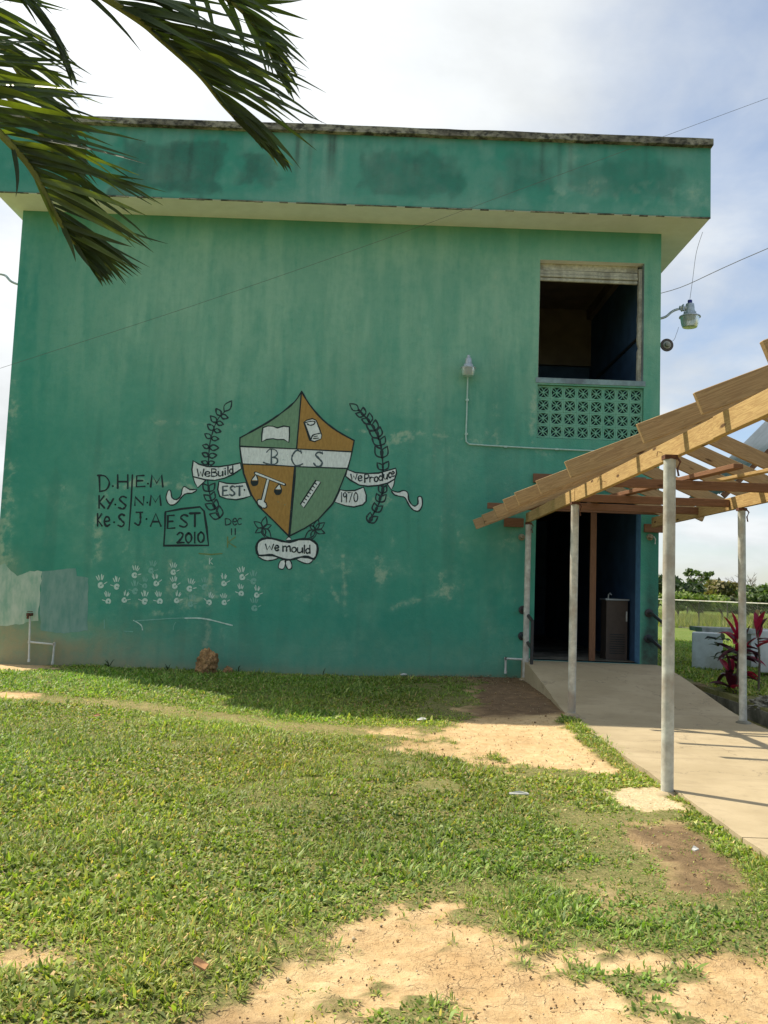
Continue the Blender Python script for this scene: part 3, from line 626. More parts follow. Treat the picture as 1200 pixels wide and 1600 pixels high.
for r_ in range(1, 4): b_.box(2.2, 3.77, WY + .055, WY + .118, 3.612 + r_ * .1955 - .004, 3.612 + r_ * .1955 + .003)
simple_mask(b_.make('mortar', 'wall_paint', bld))
# repainted patches at the left corner
def wpoly(name, pts, mat, parent, off, label=None, kind=None, px=True):
    P = [wp(*p) for p in pts] if px else pts
    v = [Vector((x, WY - off, z)) for x, z in P]; tri = tessellate_polygon([[Vector((x, z, 0)) for x, z in P]])
    o = link(name, pymesh(name, v, [tuple(t) for t in tri]), mat, parent)
    if label: o['label'] = label
    return o
def ragged(pts, amp=2.0, step=6):
    out = []
    for i in range(len(pts)):
        a, c_ = pts[i], pts[(i + 1) % len(pts)]; L = math.hypot(c_[0] - a[0], c_[1] - a[1]); k = max(1, int(L / step))
        for j in range(k):
            t = j / k; out.append((a[0] + (c_[0] - a[0]) * t + random.uniform(-amp, amp) * (j > 0), a[1] + (c_[1] - a[1]) * t + random.uniform(-amp, amp) * (j > 0)))
    return out
wpoly('paint_patch', ragged([(-2, 884), (8, 880), (17, 892), (27, 900), (38, 896), (47, 892), (66, 893), (62, 940), (60, 970), (30, 976), (-3, 978)], 1.6), 'pale_patch', bld, .0015)
wpoly('paint_patch', ragged([(66, 893), (118, 888), (120, 900), (138, 903), (137, 960), (137, 985), (100, 990), (64, 985), (62, 940)], .8), 'grey_patch', bld, .002)

# ---------------------------------------------------------------- painted strokes
def catmull(pts, k=5, closed=False):
    n = len(pts); out = []
    rngs = range(n if closed else n - 1)
    for i in rngs:
        g_ = (lambda j: pts[j % n]) if closed else (lambda j: pts[max(0, min(n - 1, j))])
        p0, p1, p2, p3 = g_(i - 1), g_(i), g_(i + 1), g_(i + 2)
        for j in range(k):
            t = j / k
            out.append(tuple(.5 * (2 * p1[a] + (p2[a] - p0[a]) * t + (2 * p0[a] - 5 * p1[a] + 4 * p2[a] - p3[a]) * t * t + (3 * p1[a] - p0[a] - 3 * p2[a] + p3[a]) * t ** 3) for a in (0, 1)))
    if not closed: out.append(pts[-1])
    return out
class Strokes:
    def __init__(s, off): s.v = []; s.f = []; s.off = off; s.k = 0
    def line(s, pts, wd, closed=False):
        wd *= 1.3
        if closed: pts = list(pts) + [pts[0]]
        n = len(pts); base = len(s.v); s.k += 1; off = s.off + (s.k % 5) * .00013
        for i in range(n):
            a = pts[i - 1] if i else (pts[-2] if closed else pts[0]); c_ = pts[i + 1] if i < n - 1 else (pts[1] if closed else pts[-1])
            dx, dy = c_[0] - a[0], c_[1] - a[1]; L = math.hypot(dx, dy) or 1; nx_, ny_ = -dy / L, dx / L
            w_ = wd * .5 * (1 + .42 * (vnoise(pts[i][0] * .5, pts[i][1] * .5) - .5) * 2)
            for sg in (1, -1):
                x, z = wp(pts[i][0] + nx_ * w_ * sg, pts[i][1] + ny_ * w_ * sg); s.v.append((x, WY - off, z))
            if i: k = base + 2 * i; s.f.append((k - 2, k, k + 1, k - 1))
        if not closed:
            for e in (0, n - 1): s.dot(pts[e][0], pts[e][1], wd * .5, off)
        return s
    def dot(s, x, y, r, off=None):
        s.k += 1; off = off or s.off + (s.k % 5) * .00013; off += .00007
        b0 = len(s.v)
        for k in range(8): xx, zz = wp(x + r * math.cos(k * PI / 4), y + r * math.sin(k * PI / 4)); s.v.append((xx, WY - off, zz))
        s.f.append(tuple(b0 + k for k in range(8))); return s
    def make(s, name, mat, parent, label=None):
        o = link(name, pymesh(name, s.v, s.f), mat, parent)
        if label: o['label'] = label
        return o
FONT = {  # strokes in a unit box, y down
 'A': [[(0, 1), (.5, 0), (1, 1)], [(.2, .65), (.8, .65)]], 'B': [[(0, 0), (0, 1)], ['c', (0, 0), (.7, .05), (.8, .25), (.6, .43), (0, .48)], ['c', (0, .48), (.75, .52), (1, .75), (.7, .97), (0, 1)]],
 'C': [['c', (1, .12), (.6, 0), (.15, .25), (.05, .6), (.35, .97), (1, .9)]], 'D': [[(0, 0), (.05, 1)], ['c', (0, 0), (.6, .05), (1, .45), (.7, .88), (.05, 1)]],
 'E': [[(.9, 0), (.05, .03), (0, 1), (1, .96)], [(.02, .48), (.75, .45)]], 'H': [[(0, 0), (0, 1)], [(1, 0), (1, 1)], [(0, .5), (1, .5)]],
 'J': [['c', (.75, 0), (.75, .7), (.5, 1), (.0, .85)], [(.2, 0), (1, 0)]], 'K': [[(0, 0), (0, 1)], [(.9, .02), (.05, .52), (1, 1)]],
 'M': [[(0, 1), (.12, 0), (.5, .7), (.9, 0), (1, 1)]], 'N': [[(0, 1), (.03, 0), (.95, 1), (1, 0)]], 'S': [['c', (.95, .1), (.5, 0), (.1, .22), (.5, .5), (.9, .75), (.55, 1), (0, .9)]],
 'T': [[(0, .03), (1, 0)], [(.5, 0), (.5, 1)]], 'W': [[(0, 0), (.22, 1), (.5, .35), (.75, 1), (1, 0)]], '1': [[(.5, 0), (.5, 1)]], '2': [['c', (.05, .2), (.45, 0), (.85, .2), (.6, .6), (0, 1)], [(0, 1), (1, .98)]],
 '0': [['c', (.5, 0), (.08, .3), (.1, .75), (.5, 1), (.92, .7), (.9, .25), (.5, 0)]], '7': [[(0, .03), (1, 0), (.35, 1)]], '9': [['c', (.95, .25), (.5, .0), (.05, .25), (.4, .5), (.95, .25)], [(.95, .2), (.85, 1)]],
 'a': [], 'e': [['c', (.05, .68), (.9, .62), (.75, .38), (.3, .38), (.05, .7), (.4, 1), (.95, .9)]], 'y': [[(0, .38), (.45, .75)], [(1, .35), (.2, 1.25)]], 'u': [['c', (0, .4), (.05, .9), (.5, 1), (.9, .75), (.95, .4)], [(.95, .4), (1, 1)]],
 'i': [[(.5, .42), (.5, 1)], [(.5, .12), (.5, .17)]], 'l': [[(.5, 0), (.5, 1)]], 'd': [['c', (.9, .5), (.4, .4), (.05, .7), (.35, 1), (.9, .85)], [(.92, 0), (.95, 1)]], 'm': [[(0, .35), (.02, 1)], ['c', (0, .5), (.3, .35), (.48, .5), (.5, 1)], ['c', (.5, .55), (.8, .33), (.97, .5), (1, 1)]],
 'o': [['c', (.5, .38), (.08, .55), (.1, .9), (.5, 1), (.92, .85), (.9, .5), (.5, .38)]], 'P': [[(0, .1), (.05, 1.1)], ['c', (0, .12), (.7, .05), (1, .3), (.6, .55), (.05, .6)]], 'r': [[(0, .38), (.05, 1)], ['c', (.03, .6), (.4, .4), (.95, .45)]],
 'c': [['c', (.95, .45), (.45, .36), (.05, .7), (.4, 1), (1, .9)]], 'w': [[(0, .3), (.2, 1), (.5, .5), (.75, 1), (1, .3)]], '.': [[(.5, .5), (.55, .55)]],
}
def write(S, ch, x0, y0, x1, y1, wd, ang=0.0):
    """letter ch inside the pixel box; ang tilts it about the box centre"""
    cx, cy = (x0 + x1) / 2, (y0 + y1) / 2; ca_, sa_ = math.cos(ang), math.sin(ang)
    for st in FONT[ch]:
        cur = st[0] == 'c'; pts = st[1:] if cur else st
        pts = catmull([tuple(p) for p in pts], 5) if cur else pts
        P = []
        for a, c_ in pts:
            x = x0 + a * (x1 - x0) - cx; y = y0 + c_ * (y1 - y0) - cy; P.append((cx + x * ca_ - y * sa_, cy + x * sa_ + y * ca_))
        S.line(P, wd)
def sc6(L, ox=360, oy=600, k=6.0): return [(ox + x / k, oy + y / k) for x, y in L]
# shield
top = sc6([(668, 70)]); ul = sc6([(600, 170), (480, 270), (350, 360), (200, 445), (90, 505)]); l_ = sc6([(88, 585), (100, 680), (112, 755)])
ll = [(380.8, 740), (393, 773), (405, 792), (427, 813), (451.5, 838)]; lr = [(477, 825), (497, 812), (520, 787), (528, 770), (539, 742)]
r_ = sc6([(1100, 790), (1125, 700), (1140, 635), (1160, 530)]); ur = sc6([(1000, 440), (860, 330), (740, 190)])
outl = top + ul + l_ + ll + lr + r_ + ur
S = Strokes(.0052); S.line(catmull(top + ul, 3), 1.9); S.line(ul[-1:] + l_ + ll, 1.7); S.line(ll[-1:] + lr + r_[:1], 1.6); S.line(r_, 1.6); S.line(catmull(r_[-1:] + ur + top, 3), 2.0)
S.line([(471, 613), (463.5, 701)], 1.9); S.line([(461, 729), (460, 745), (452, 837)], 2.9)
S.line([(376, 697.5), (463, 701.5), (550, 706)], 1.7); S.line([(378, 725), (430, 727), (460, 729), (543, 732)], 1.6)
shield = S.make('shield', 'black_paint', bld, 'painted crest shield quartered ochre and sage with white band')
wpoly('shield_quarter', top + catmull(top + ul, 3)[1:] + [(376, 697.5), (463.5, 701.5)], 'sage_paint', shield, .0030)
wpoly('shield_quarter', top + [(463.5, 701.5), (550, 706)] + catmull(r_[-1:] + ur + top, 3)[:-1], 'ochre_paint', shield, .0030)
wpoly('shield_quarter', [(378, 725)] + ll + [(461, 729)], 'ochre_paint', shield, .0030)
wpoly('shield_quarter', [(461, 729), (451.5, 838)] + lr + [(543, 732)], 'sage_paint', shield, .0030)
wpoly('white_band', [(376, 697.5), (463, 701.5), (550, 706), (543, 732), (461, 729), (378, 725)], 'white_paint', shield, .0033)
for Ls in ([(sc6([(385, 615), (383, 752)]), 2.2), (catmull(sc6([(340, 640), (370, 612), (420, 618), (442, 650), (420, 680), (392, 688)]), 4), 1.4), (catmull(sc6([(392, 688), (435, 698), (440, 735), (400, 755), (350, 750), (310, 735)]), 4), 1.6)],
           [(catmull(sc6([(665, 640), (625, 622), (590, 655), (575, 705), (600, 755), (635, 768), (675, 750)]), 5), 2.0), (sc6([(660, 622), (664, 652)]), 1.1)],
           [(catmull(sc6([(862, 650), (825, 640), (800, 665), (830, 700), (860, 735), (845, 770), (805, 770), (783, 745)]), 5), 2.1), (sc6([(862, 636), (864, 658)]), 1.1)]):
    S = Strokes(.0060)
    for P_, w_ in Ls: S.line(P_, w_)
    S.make('letter', 'grey_paint', shield)
def shape(name, pts, fill, wd, parent, off, curve=0):
    P = catmull(pts, curve, True) if curve else pts
    o = wpoly(name, P, fill, parent, off); S = Strokes(off + .0009); S.line(P, wd, True)
    me = o.data; k = len(me.vertices)                 # outline joined into the same painted piece
    v = [tuple(x.co) for x in me.vertices] + S.v; f = [tuple(p.vertices) for p in me.polygons]; nf = len(f); f += [tuple(i + k for i in q) for q in S.f]
    m2 = pymesh(name, v, f); m2.materials.append(MATS[fill]); m2.materials.append(MATS['black_paint'])
    for i, p in enumerate(m2.polygons): p.material_index = 0 if i < nf else 1
    o.data = m2; return o
shape('book', sc6([(305, 410), (350, 394), (400, 397), (440, 412), (500, 395), (552, 402), (555, 470), (548, 548), (500, 520), (440, 522), (400, 512), (340, 520), (293, 542), (296, 470)]), 'white_paint', 1.5, shield, .0038)
sc_ = shape('scroll', sc6([(690, 360), (715, 340), (770, 325), (805, 342), (835, 420), (857, 480), (850, 515), (790, 540), (745, 528), (718, 450)]), 'white_paint', 1.4, shield, .0038)
S = Strokes(.0062); S.line(catmull(sc6([(700, 365), (740, 352), (790, 352), (785, 375), (750, 388), (720, 375)]), 4), 1.3); S.line(catmull(sc6([(757, 520), (775, 480), (840, 462)]), 4), 1.4); S.line(sc6([(785, 495), (815, 488)]), 1.1); S.line(sc6([(780, 512), (825, 508)]), 1.3); S.line(sc6([(700, 380), (752, 520)]), 1.6)
S.make('scroll_line', 'black_paint', shield)
c3 = lambda L: sc6(L, 360, 740, 6.0)
S = Strokes(.0040); 
for wd_, off_ in ((3.4, 0),): 
    S.line(c3([(232, -6), (510, 104)]), 3.6); S.line(c3([(352, 58), (300, 265)]), 4.2); S.line(c3([(272, 262), (322, 304)]), 7.0)
for cx_, ty, my in ((226, 8, 68), (446, 98, 152)):
    S.line(catmull(c3([(cx_ + 12, ty), (cx_ - 30, my), (cx_ - 22, my + 34), (cx_, my + 45), (cx_ + 24, my + 32), (cx_ + 33, my), (cx_ + 14, ty)]), 4), 1.6)
    pts = [(cx_ + 33 * math.cos(t), my + 44 * math.sin(t)) for t in np.linspace(0, PI, 9)]
    P = c3(pts); b0 = len(S.v)
    for x, y in P: xx, zz = wp(x, y); S.v.append((xx, WY - .0041, zz))
    S.f.append(tuple(b0 + i for i in range(len(P))))
scales = S.make('scales', 'black_paint', shield)
S = Strokes(.0052); S.line(c3([(238, -3), (503, 100)]), 1.9); S.line(c3([(352, 62), (303, 262)]), 2.4); S.line(c3([(274, 264), (320, 302)]), 4.6)
for cx_, ty, my in ((226, 8, 68), (446, 98, 152)):
    P = c3([(cx_ + 13, ty + 6), (cx_ - 24, my - 6), (cx_ + 28, my - 6)]); b0 = len(S.v)
    for x, y in P: xx, zz = wp(x, y); S.v.append((xx, WY - .0053, zz))
    S.f.append((b0, b0 + 1, b0 + 2))
S.make('scales', 'white_paint', shield)
shape('ruler', c3([(803, 62), (848, 80), (690, 322), (657, 288)]), 'white_paint', 1.5, shield, .0038)
S = Strokes(.0062)
for k in range(7):
    t = (k + .6) / 7.4; x = 800 + (660 - 800) * t; y = 70 + (285 - 70) * t; S.line(c3([(x, y), (x + 20, y + 14)]), 1.2)
S.make('ruler_mark', 'black_paint', shield)
# ribbons
k6 = 6.667; cL = lambda L: sc6(L, 240, 600, k6); cR = lambda L: sc6(L, 520, 610, 7.275)
def ribbon(pts, mat='white_paint', off=.0026, wd=1.5, label=None, curve=3):
    o = shape('ribbon', pts, mat, wd, bld, off, curve)
    if label: o['label'] = label
    return o
def letters(parent, items, wd, mat='black_paint', off=.0060):
    for it in items:
        S = Strokes(off); write(S, *it[:5], wd); S.make('letter', mat, parent)
def row(txt, xs, y_of, h, wfac=.62, k=cL):
    """letters of txt starting at crop x positions xs"""
    out = []
    for i, ch in enumerate(txt):
        x0, x1 = xs[i]; y0 = y_of(x0); (a, b1), (c_, d_) = k([(x0, y0 - h), (x1, y0)]); out.append((ch, a, b1, c_, d_))
    return out
# laurels go under the ribbons
def leafstroke(S, p, tip, wd, fat=.34):
    wd *= 1.22; fat *= .98; tip = (p[0] + (tip[0] - p[0]) * 1.1, p[1] + (tip[1] - p[1]) * 1.1)
    dx, dy = tip[0] - p[0], tip[1] - p[1]; nx_, ny_ = -dy, dx; L = []
    for t, f_ in ((0, 0), (.3, fat * .8), (.6, fat * .75), (1, 0), (.6, -fat * .75), (.3, -fat * .8)): L.append((p[0] + dx * t + nx_ * f_, p[1] + dy * t + ny_ * f_))
    S.line(catmull(L[:4], 3) + catmull(L[3:] + [L[0]], 3)[1:], wd)
S = Strokes(.0016); st = cL([(745, 285), (680, 350), (640, 430), (610, 520), (590, 600), (578, 700), (570, 840), (568, 930), (565, 1020), (580, 1120), (600, 1200), (650, 1290), (690, 1390)]); S.line(catmull(st, 4), 1.5)
leafstroke(S, cL([(735, 285)])[0], cL([(808, 185)])[0], 1.3, .3)
for (bx, by), t1, t2 in [((700, 330), (655, 262), (770, 352)), ((655, 400), (598, 338), (722, 420)), ((630, 480), (565, 425), (695, 495)), ((600, 565), (538, 522), (672, 572)), ((580, 662), (515, 640), (672, 665)), ((572, 752), (510, 722), (652, 742)), ((568, 830), (505, 810), (632, 815)),
                         ((575, 1120), (518, 1045), (632, 1040)), ((600, 1215), (530, 1160), (630, 1130)), ((640, 1300), (545, 1255), (655, 1210)), ((690, 1392), (592, 1360), (685, 1280))]:
    leafstroke(S, cL([(bx, by)])[0], cL([t1])[0], 1.5); leafstroke(S, cL([(bx, by)])[0], cL([t2])[0], 1.5)
S.make('laurel_branch', 'dull_paint', bld, 'painted laurel branch left of the shield')
S = Strokes(.0016); st = cR([(290, 215), (360, 290), (420, 370), (480, 460), (520, 540), (545, 620), (560, 720), (572, 900), (572, 1000), (570, 1090), (560, 1170), (530, 1270), (490, 1350), (410, 1500)]); S.line(catmull(st, 4), 2.0)
leafstroke(S, cR([(292, 228)])[0], cR([(200, 158)])[0], 1.3, .33)
for (bx, by), t1, t2 in [((350, 290), (268, 265), (345, 200)), ((425, 365), (335, 330), (418, 265)), ((480, 455), (388, 395), (485, 345)), ((525, 530), (420, 460), (535, 425)), ((545, 625), (455, 545), (588, 530)), ((560, 765), (488, 645), (615, 648)), ((572, 905), (510, 830), (630, 815)),
                         ((568, 1170), (530, 1080), (605, 1088)), ((530, 1270), (502, 1180), (600, 1192)), ((480, 1380), (475, 1285), (560, 1320)), ((410, 1500), (425, 1395), (505, 1440))]:
    leafstroke(S, cR([(bx, by)])[0], cR([t1])[0], 1.5); leafstroke(S, cR([(bx, by)])[0], cR([t2])[0], 1.5)
S.make('laurel_branch', 'dull_paint', bld, 'painted laurel branch right of the shield')
t1 = ribbon(cL([(452, 1100), (380, 1100), (325, 1068), (300, 1092), (290, 1150), (262, 1190), (228, 1205), (190, 1180), (178, 1115), (152, 1110), (130, 1180), (150, 1240), (190, 1262), (240, 1240), (300, 1170), (340, 1142), (405, 1135)]))
ribbon(cL([(410, 965), (430, 1030), (460, 1080), (540, 1008), (470, 975)]), curve=0, off=.0022)
est = ribbon(cL([(682, 1015), (760, 1035), (850, 1040), (960, 1025), (1015, 1165), (940, 1190), (860, 1205), (760, 1195), (690, 1170), (668, 1100)]), curve=0)
wb = ribbon(cL([(413, 800), (470, 835), (560, 860), (680, 862), (800, 845), (903, 822), (915, 882), (830, 940), (740, 980), (640, 1003), (540, 998), (410, 965), (400, 890)]), 'white_paint', .0034, 1.7, 'painted ribbon reading We Build', 0)
yl = lambda x: 965 - (x - 455) * .02 - max(0, x - 620) ** 2 * .0009
letters(wb, row('WeBuild', [(455, 525), (533, 590), (605, 662), (675, 722), (737, 757), (765, 785), (790, 828)], yl, 78), 1.5)
letters(est, row('EST.', [(720, 775), (795, 850), (865, 925), (938, 955)], lambda x: 1162 if x < 930 else 1150, 98), 2.0, 'grey_paint')
yr_ = ribbon(cR([(82, 1130), (150, 1142), (250, 1138), (350, 1100), (380, 1190), (378, 1262), (340, 1300), (240, 1325), (140, 1310), (22, 1268)]), curve=0)
letters(yr_, row('1970', [(90, 110), (118, 160), (172, 222), (238, 285)], lambda x: 1268, 108, k=cR), 1.2)
ribbon(cR([(668, 1140), (740, 1158), (800, 1138), (850, 1160), (862, 1240), (895, 1295), (932, 1315), (968, 1285), (968, 1215), (1008, 1212), (1017, 1300), (980, 1368), (920, 1362), (870, 1310), (820, 1220), (760, 1203), (700, 1185)]))
ribbon(cR([(705, 1010), (692, 1080), (665, 1130), (620, 1065), (655, 1040)]), curve=0, off=.0022)
wpz = ribbon(cR([(165, 900), (260, 935), (400, 945), (520, 940), (620, 912), (715, 885), (724, 940), (702, 1010), (620, 1055), (520, 1080), (400, 1090), (300, 1075), (200, 1020), (147, 975)]), 'white_paint', .0034, 1.7, 'painted ribbon reading we produce', 0)
yr2 = lambda x: 1015 + 26 * math.sin(PI * min(1, max(0, (x - 205) / 470))) - max(0, x - 450) * .17
letters(wpz, row('wePrOduce'.replace('O', 'o'), [(205, 275), (285, 335), (362, 410), (420, 462), (472, 515), (522, 568), (580, 622), (632, 665), (668, 700)], yr2, 88, k=cR), 1.5)
# banner below the shield, flowers
for cx_, cy_, tips in ((305, 510, [(228, 455), (330, 412), (378, 485), (240, 552), (375, 598), (318, 585)]), (795, 528, [(820, 435), (876, 465), (878, 556), (762, 612), (705, 606), (748, 490)])):
    S = Strokes(.0016)
    for tp in tips: leafstroke(S, c3([(cx_, cy_)])[0], c3([tp])[0], 1.2, .28)
    S.dot(*c3([(cx_, cy_)])[0], 1.6); S.make('flower', 'dull_paint', bld)
for cx_ in (488, 546):
    ribbon(c3([(516, 812), (cx_ - (20 if cx_ < 500 else -18), 820), (cx_ - (38 if cx_ < 500 else -30), 880), (cx_, 897), (cx_ + (22 if cx_ < 500 else -22), 870)]), off=.0020, curve=4, wd=1.3)
ribbon(c3([(258, 768), (310, 808), (370, 815), (452, 790), (390, 770)]), off=.0022, wd=1.3); ribbon(c3([(618, 796), (680, 835), (740, 842), (776, 802), (730, 780)]), off=.0022, wd=1.3)
ribbon(c3([(522, 625), (530, 605), (548, 592), (566, 606), (570, 625)]), off=.0022, wd=1.2, curve=0)
bn = ribbon(c3([(252, 655), (300, 612), (390, 608), (480, 632), (555, 642), (640, 617), (745, 618), (812, 665), (814, 740), (785, 800), (730, 782), (660, 782), (600, 800), (530, 808), (460, 788), (395, 765), (330, 765), (265, 765), (245, 715)]), 'white_paint', .0034, 2.6, 'painted banner reading we mould under the shield', 2)
yb = lambda x: 715 + (x - 330) * .085
letters(bn, row('wemould', [(330, 405), (415, 455), (492, 562), (575, 618), (630, 678), (688, 700), (705, 748)], yb, 74, k=c3), 1.7)
bn.data.name = 'banner'
# initials and dates, brushed in black
k7 = lambda L: [(x / 2.609, 720 + y / 2.609) for x, y in L]
def grp(items, wd, name, mat, label=None, extra=()):
    S = Strokes(.0018)
    for pts, w_ in extra: S.line(k7(pts), w_)
    par = None
    if extra: par = S.make(name, mat, bld, label)
    for ch, x0, y0, x1, y1 in items:
        (a, b1), (c_, d_) = k7([(x0, y0), (x1, y1)]); S = Strokes(.0024); write(S, ch, a, b1, c_, d_, wd); S.make('letter', mat, par or bld)
    return par
grp([('D', 405, 60, 446, 125), ('.', 456, 99, 464, 107), ('H', 480, 58, 521, 112), ('E', 556, 60, 590, 106), ('.', 599, 89, 607, 97), ('M', 614, 58, 664, 106),
     ('K', 404, 143, 426, 192), ('y', 434, 140, 462, 184), ('.', 466, 174, 474, 182), ('S', 484, 145, 516, 196), ('N', 550, 147, 586, 181), ('.', 597, 166, 604, 174), ('M', 611, 140, 656, 181),
     ('K', 398, 216, 416, 265), ('e', 424, 208, 448, 266), ('.', 461, 246, 469, 254), ('S', 482, 218, 509, 268), ('J', 550, 210, 580, 262), ('.', 593, 233, 601, 241), ('A', 614, 215, 656, 266)], 2.2, 'painted_initials', 'black_paint',
    'rows of black initials with a dividing stroke', [([(540, 58), (535, 160), (526, 282)], 2.0), ([(398, 60), (412, 58)], 2.0)])
grp([('E', 683, 222, 712, 276), ('S', 733, 220, 767, 270), ('T', 773, 213, 816, 268), ('2', 722, 292, 750, 334), ('0', 756, 294, 782, 334), ('1', 788, 292, 800, 334), ('0', 806, 290, 833, 333)], 2.2, 'painted_date_box', 'black_paint',
    'boxed black lettering EST 2010', [([(675, 208), (740, 196), (815, 188), (832, 205), (842, 270), (850, 345), (750, 345), (668, 346), (672, 280), (674, 212)], 2.3)])
grp([('D', 918, 236, 942, 262), ('e', 948, 220, 966, 262), ('C', 968, 234, 984, 260), ('1', 938, 277, 950, 301), ('1', 952, 276, 966, 301)], 1.3, 'painted_date', 'dull_paint')
grp([('K', 854, 397, 866, 421)], 1.0, 'painted_letter', 'hand_paint'); grp([('K', 928, 310, 962, 352)], 1.5, 'painted_letter', 'rust_paint', None, [([(812, 378), (860, 382), (905, 378)], 1.6)])
# scuffs
kh = lambda L: [(140 + x / 4.286, 870 + y / 4.286) for x, y in L]
for pts, wd_, mt_ in (([(300, 430), (380, 424), (470, 418), (560, 412), (720, 408), (770, 415)], 1.6, 'faint_hand_paint'), ([(640, 411), (730, 411), (800, 420), (880, 440), (955, 459)], 2.0, 'hand_paint'), ([(295, 426), (325, 442), (348, 462), (355, 490)], 1.6, 'hand_paint'),
                      ([(575, 440), (562, 465), (560, 490)], 1.0, 'faint_hand_paint'), ([(98, 420), (99, 480)], 1.4, 'faint_hand_paint'), ([(230, 498), (290, 502)], 1.2, 'faint_hand_paint')):
    S = Strokes(.0012 + wd_ * .0009 + len(pts) * .0002); S.line(catmull(kh(pts), 4), wd_ * .75); S.make('paint_streak', mt_, bld)
# handprints
def handmesh(seed, thumb):
    rr = random.Random(seed); S = Strokes(.0016); S.v = []; vv = []; ff_ = []
    def seg(pts, w0, y):
        b0 = len(vv)
        for i, (x, z) in enumerate(pts):
            a = pts[max(0, i - 1)]; c_ = pts[min(len(pts) - 1, i + 1)]; dx, dz = c_[0] - a[0], c_[1] - a[1]; L = math.hypot(dx, dz) or 1
            w_ = w0 * (1 if 0 < i < len(pts) - 1 else .6) * rr.uniform(.8, 1.15); vv.append((x - dz / L * w_, y, z + dx / L * w_)); vv.append((x + dz / L * w_, y, z - dx / L * w_))
            if i: k = b0 + 2 * i; ff_.append((k - 2, k - 1, k + 1, k))
    for i, (ang, L) in enumerate([(112, .062), (97, .072), (82, .070), (66, .058)]):
        a = math.radians(ang + rr.uniform(-4, 4)); bx, bz = .030 * math.cos(a * 1.0) * 1.1, .022 + .008 * math.sin(a); L *= rr.uniform(.85, 1.05)
        seg([(bx + math.cos(a) * t * L, bz + math.sin(a) * t * L) for t in (.2, .5, .8, 1.08)], .0058, -.0016 - .0001 * i)
    a = math.radians(158 if thumb > 0 else 22); seg([(thumb * -.022 + math.cos(a) * t * .05, -.005 + math.sin(a) * t * .06) for t in (.2, .6, 1.0)], .0058, -.0022)
    gap = rr.uniform(-3, 3)    # palm printed as an open ring
    pts = [(.020 * math.cos(t), -.010 + .021 * math.sin(t)) for t in np.linspace(gap, PI * 2 + gap - .35, 11)]; seg(pts, .0125, -.0024)
    return pymesh('handprint', vv, ff_)
hm = []
for s_ in range(5):
    for mt_ in ('hand_paint', 'faint_hand_paint'):
        me = handmesh(s_, 1 if s_ % 2 else -1); me.materials.append(MATS[mt_]); hm.append(me)
hands = [(75, 172, 0), (182, 182, 0), (125, 280, 0), (235, 272, 0), (303, 105, 0), (415, 75, 1), (305, 212, 1), (370, 178, 1), (446, 160, 0), (562, 85, 0), (570, 178, 0), (370, 280, 0), (470, 280, 0), (585, 275, 0), (672, 195, 0), (678, 300, 1), (770, 185, 1), (802, 288, 0), (900, 160, 0), (902, 288, 0), (1022, 118, 0), (1098, 145, 1), (1015, 228, 0), (1120, 238, 0), (1105, 325, 1)]
for i, (hx, hy, fa) in enumerate(hands):
    x, z = wp(*kh([(hx, hy + 12)])[0]); o = link('handprint', hm[(i * 3 % 5) * 2 + fa], None, bld); o.location = (x, WY, z); o.rotation_euler = (0, random.uniform(-.25, .25), 0); s_ = random.uniform(1.2, 1.42); o.scale = (s_, 1, s_)

# ================================================================== FIXTURES ON THE BUILDING
def lamp_head(parent, c, org, s=1.0, cap='blue_cap', flat=False):
    """barn light: photocell, ballast can, ribbed collar, glass refractor; c = top of the can"""
    x, y, z = c
    b_ = B(org); b_.lathe((x, y, z), [(.030 * s, .0), (.034 * s, .02 * s), (.034 * s, .055 * s), (.028 * s, .062 * s)], 14); b_.make('photocell', cap, parent, sm=True)
    b_ = B(org); b_.lathe((x, y, z), [(.06 * s, 0), (.064 * s, -.02 * s), (.072 * s, -.12 * s), (.07 * s, -.13 * s)], 18); b_.make('ballast_can', 'lamp_metal', parent, sm=True)
    b_ = B(org); b_.lathe((x, y, z), [(.085 * s, -.128 * s), (.09 * s, -.16 * s), (.155 * s, -.195 * s), (.16 * s, -.21 * s), (.13 * s, -.215 * s)], 26)
    for k in range(14):
        t = 2 * PI * k / 14; b_.box(x + .088 * s * math.cos(t) - .004, x + .088 * s * math.cos(t) + .004, y + .088 * s * math.sin(t) - .004, y + .088 * s * math.sin(t) + .004, z - .165 * s, z - .125 * s)
    b_.make('collar', 'lamp_metal', parent)
    b_ = B(org); V = [(.142 * s, -.212 * s), (.138 * s, -.25 * s), (.125 * s, -.33 * s), (.108 * s, -.365 * s), (.09 * s, -.368 * s)]; b_.lathe((x, y, z), V, 26); b_.make('glass_refractor', 'lamp_glass', parent, sm=True)
# lamp on the wall above the conduit
q = atY(732, 566, 12.36); L1 = empty('security_lamp', (q.x, 12.36, q.z), 'clear capped security lamp high on the green wall above a bent conduit', 'lamp', 'security lamps on the building')
lamp_head(L1, (q.x, 12.36, q.z + .06), (q.x, 12.36, q.z), .72, 'lamp_metal')
b_ = B(L1.location); b_.box(q.x - .03, q.x + .03, 12.39, 12.498, q.z - .01, q.z + .05); b_.make('bracket', 'lamp_metal', L1)
cp = [(731, 583), (730.5, 600), (729.5, 640), (728, 684), (728.5, 690), (733, 694), (760, 696), (830, 700), (915, 704), (990, 707)]
b_ = B(L1.location); b_.tube([atY(x, y, 12.475) for x, y in cp], .011, 8); b_.make('conduit', 'conduit_paint', L1, sm=True)
b_ = B(L1.location)
for x, y in ((730, 625), (728.6, 678), (790, 698), (870, 702)):
    p = atY(x, y, 12.478); b_.box(p.x - .022, p.x + .022, 12.462, 12.499, p.z - .014, p.z + .014)
b_.make('clip', 'conduit_paint', L1)
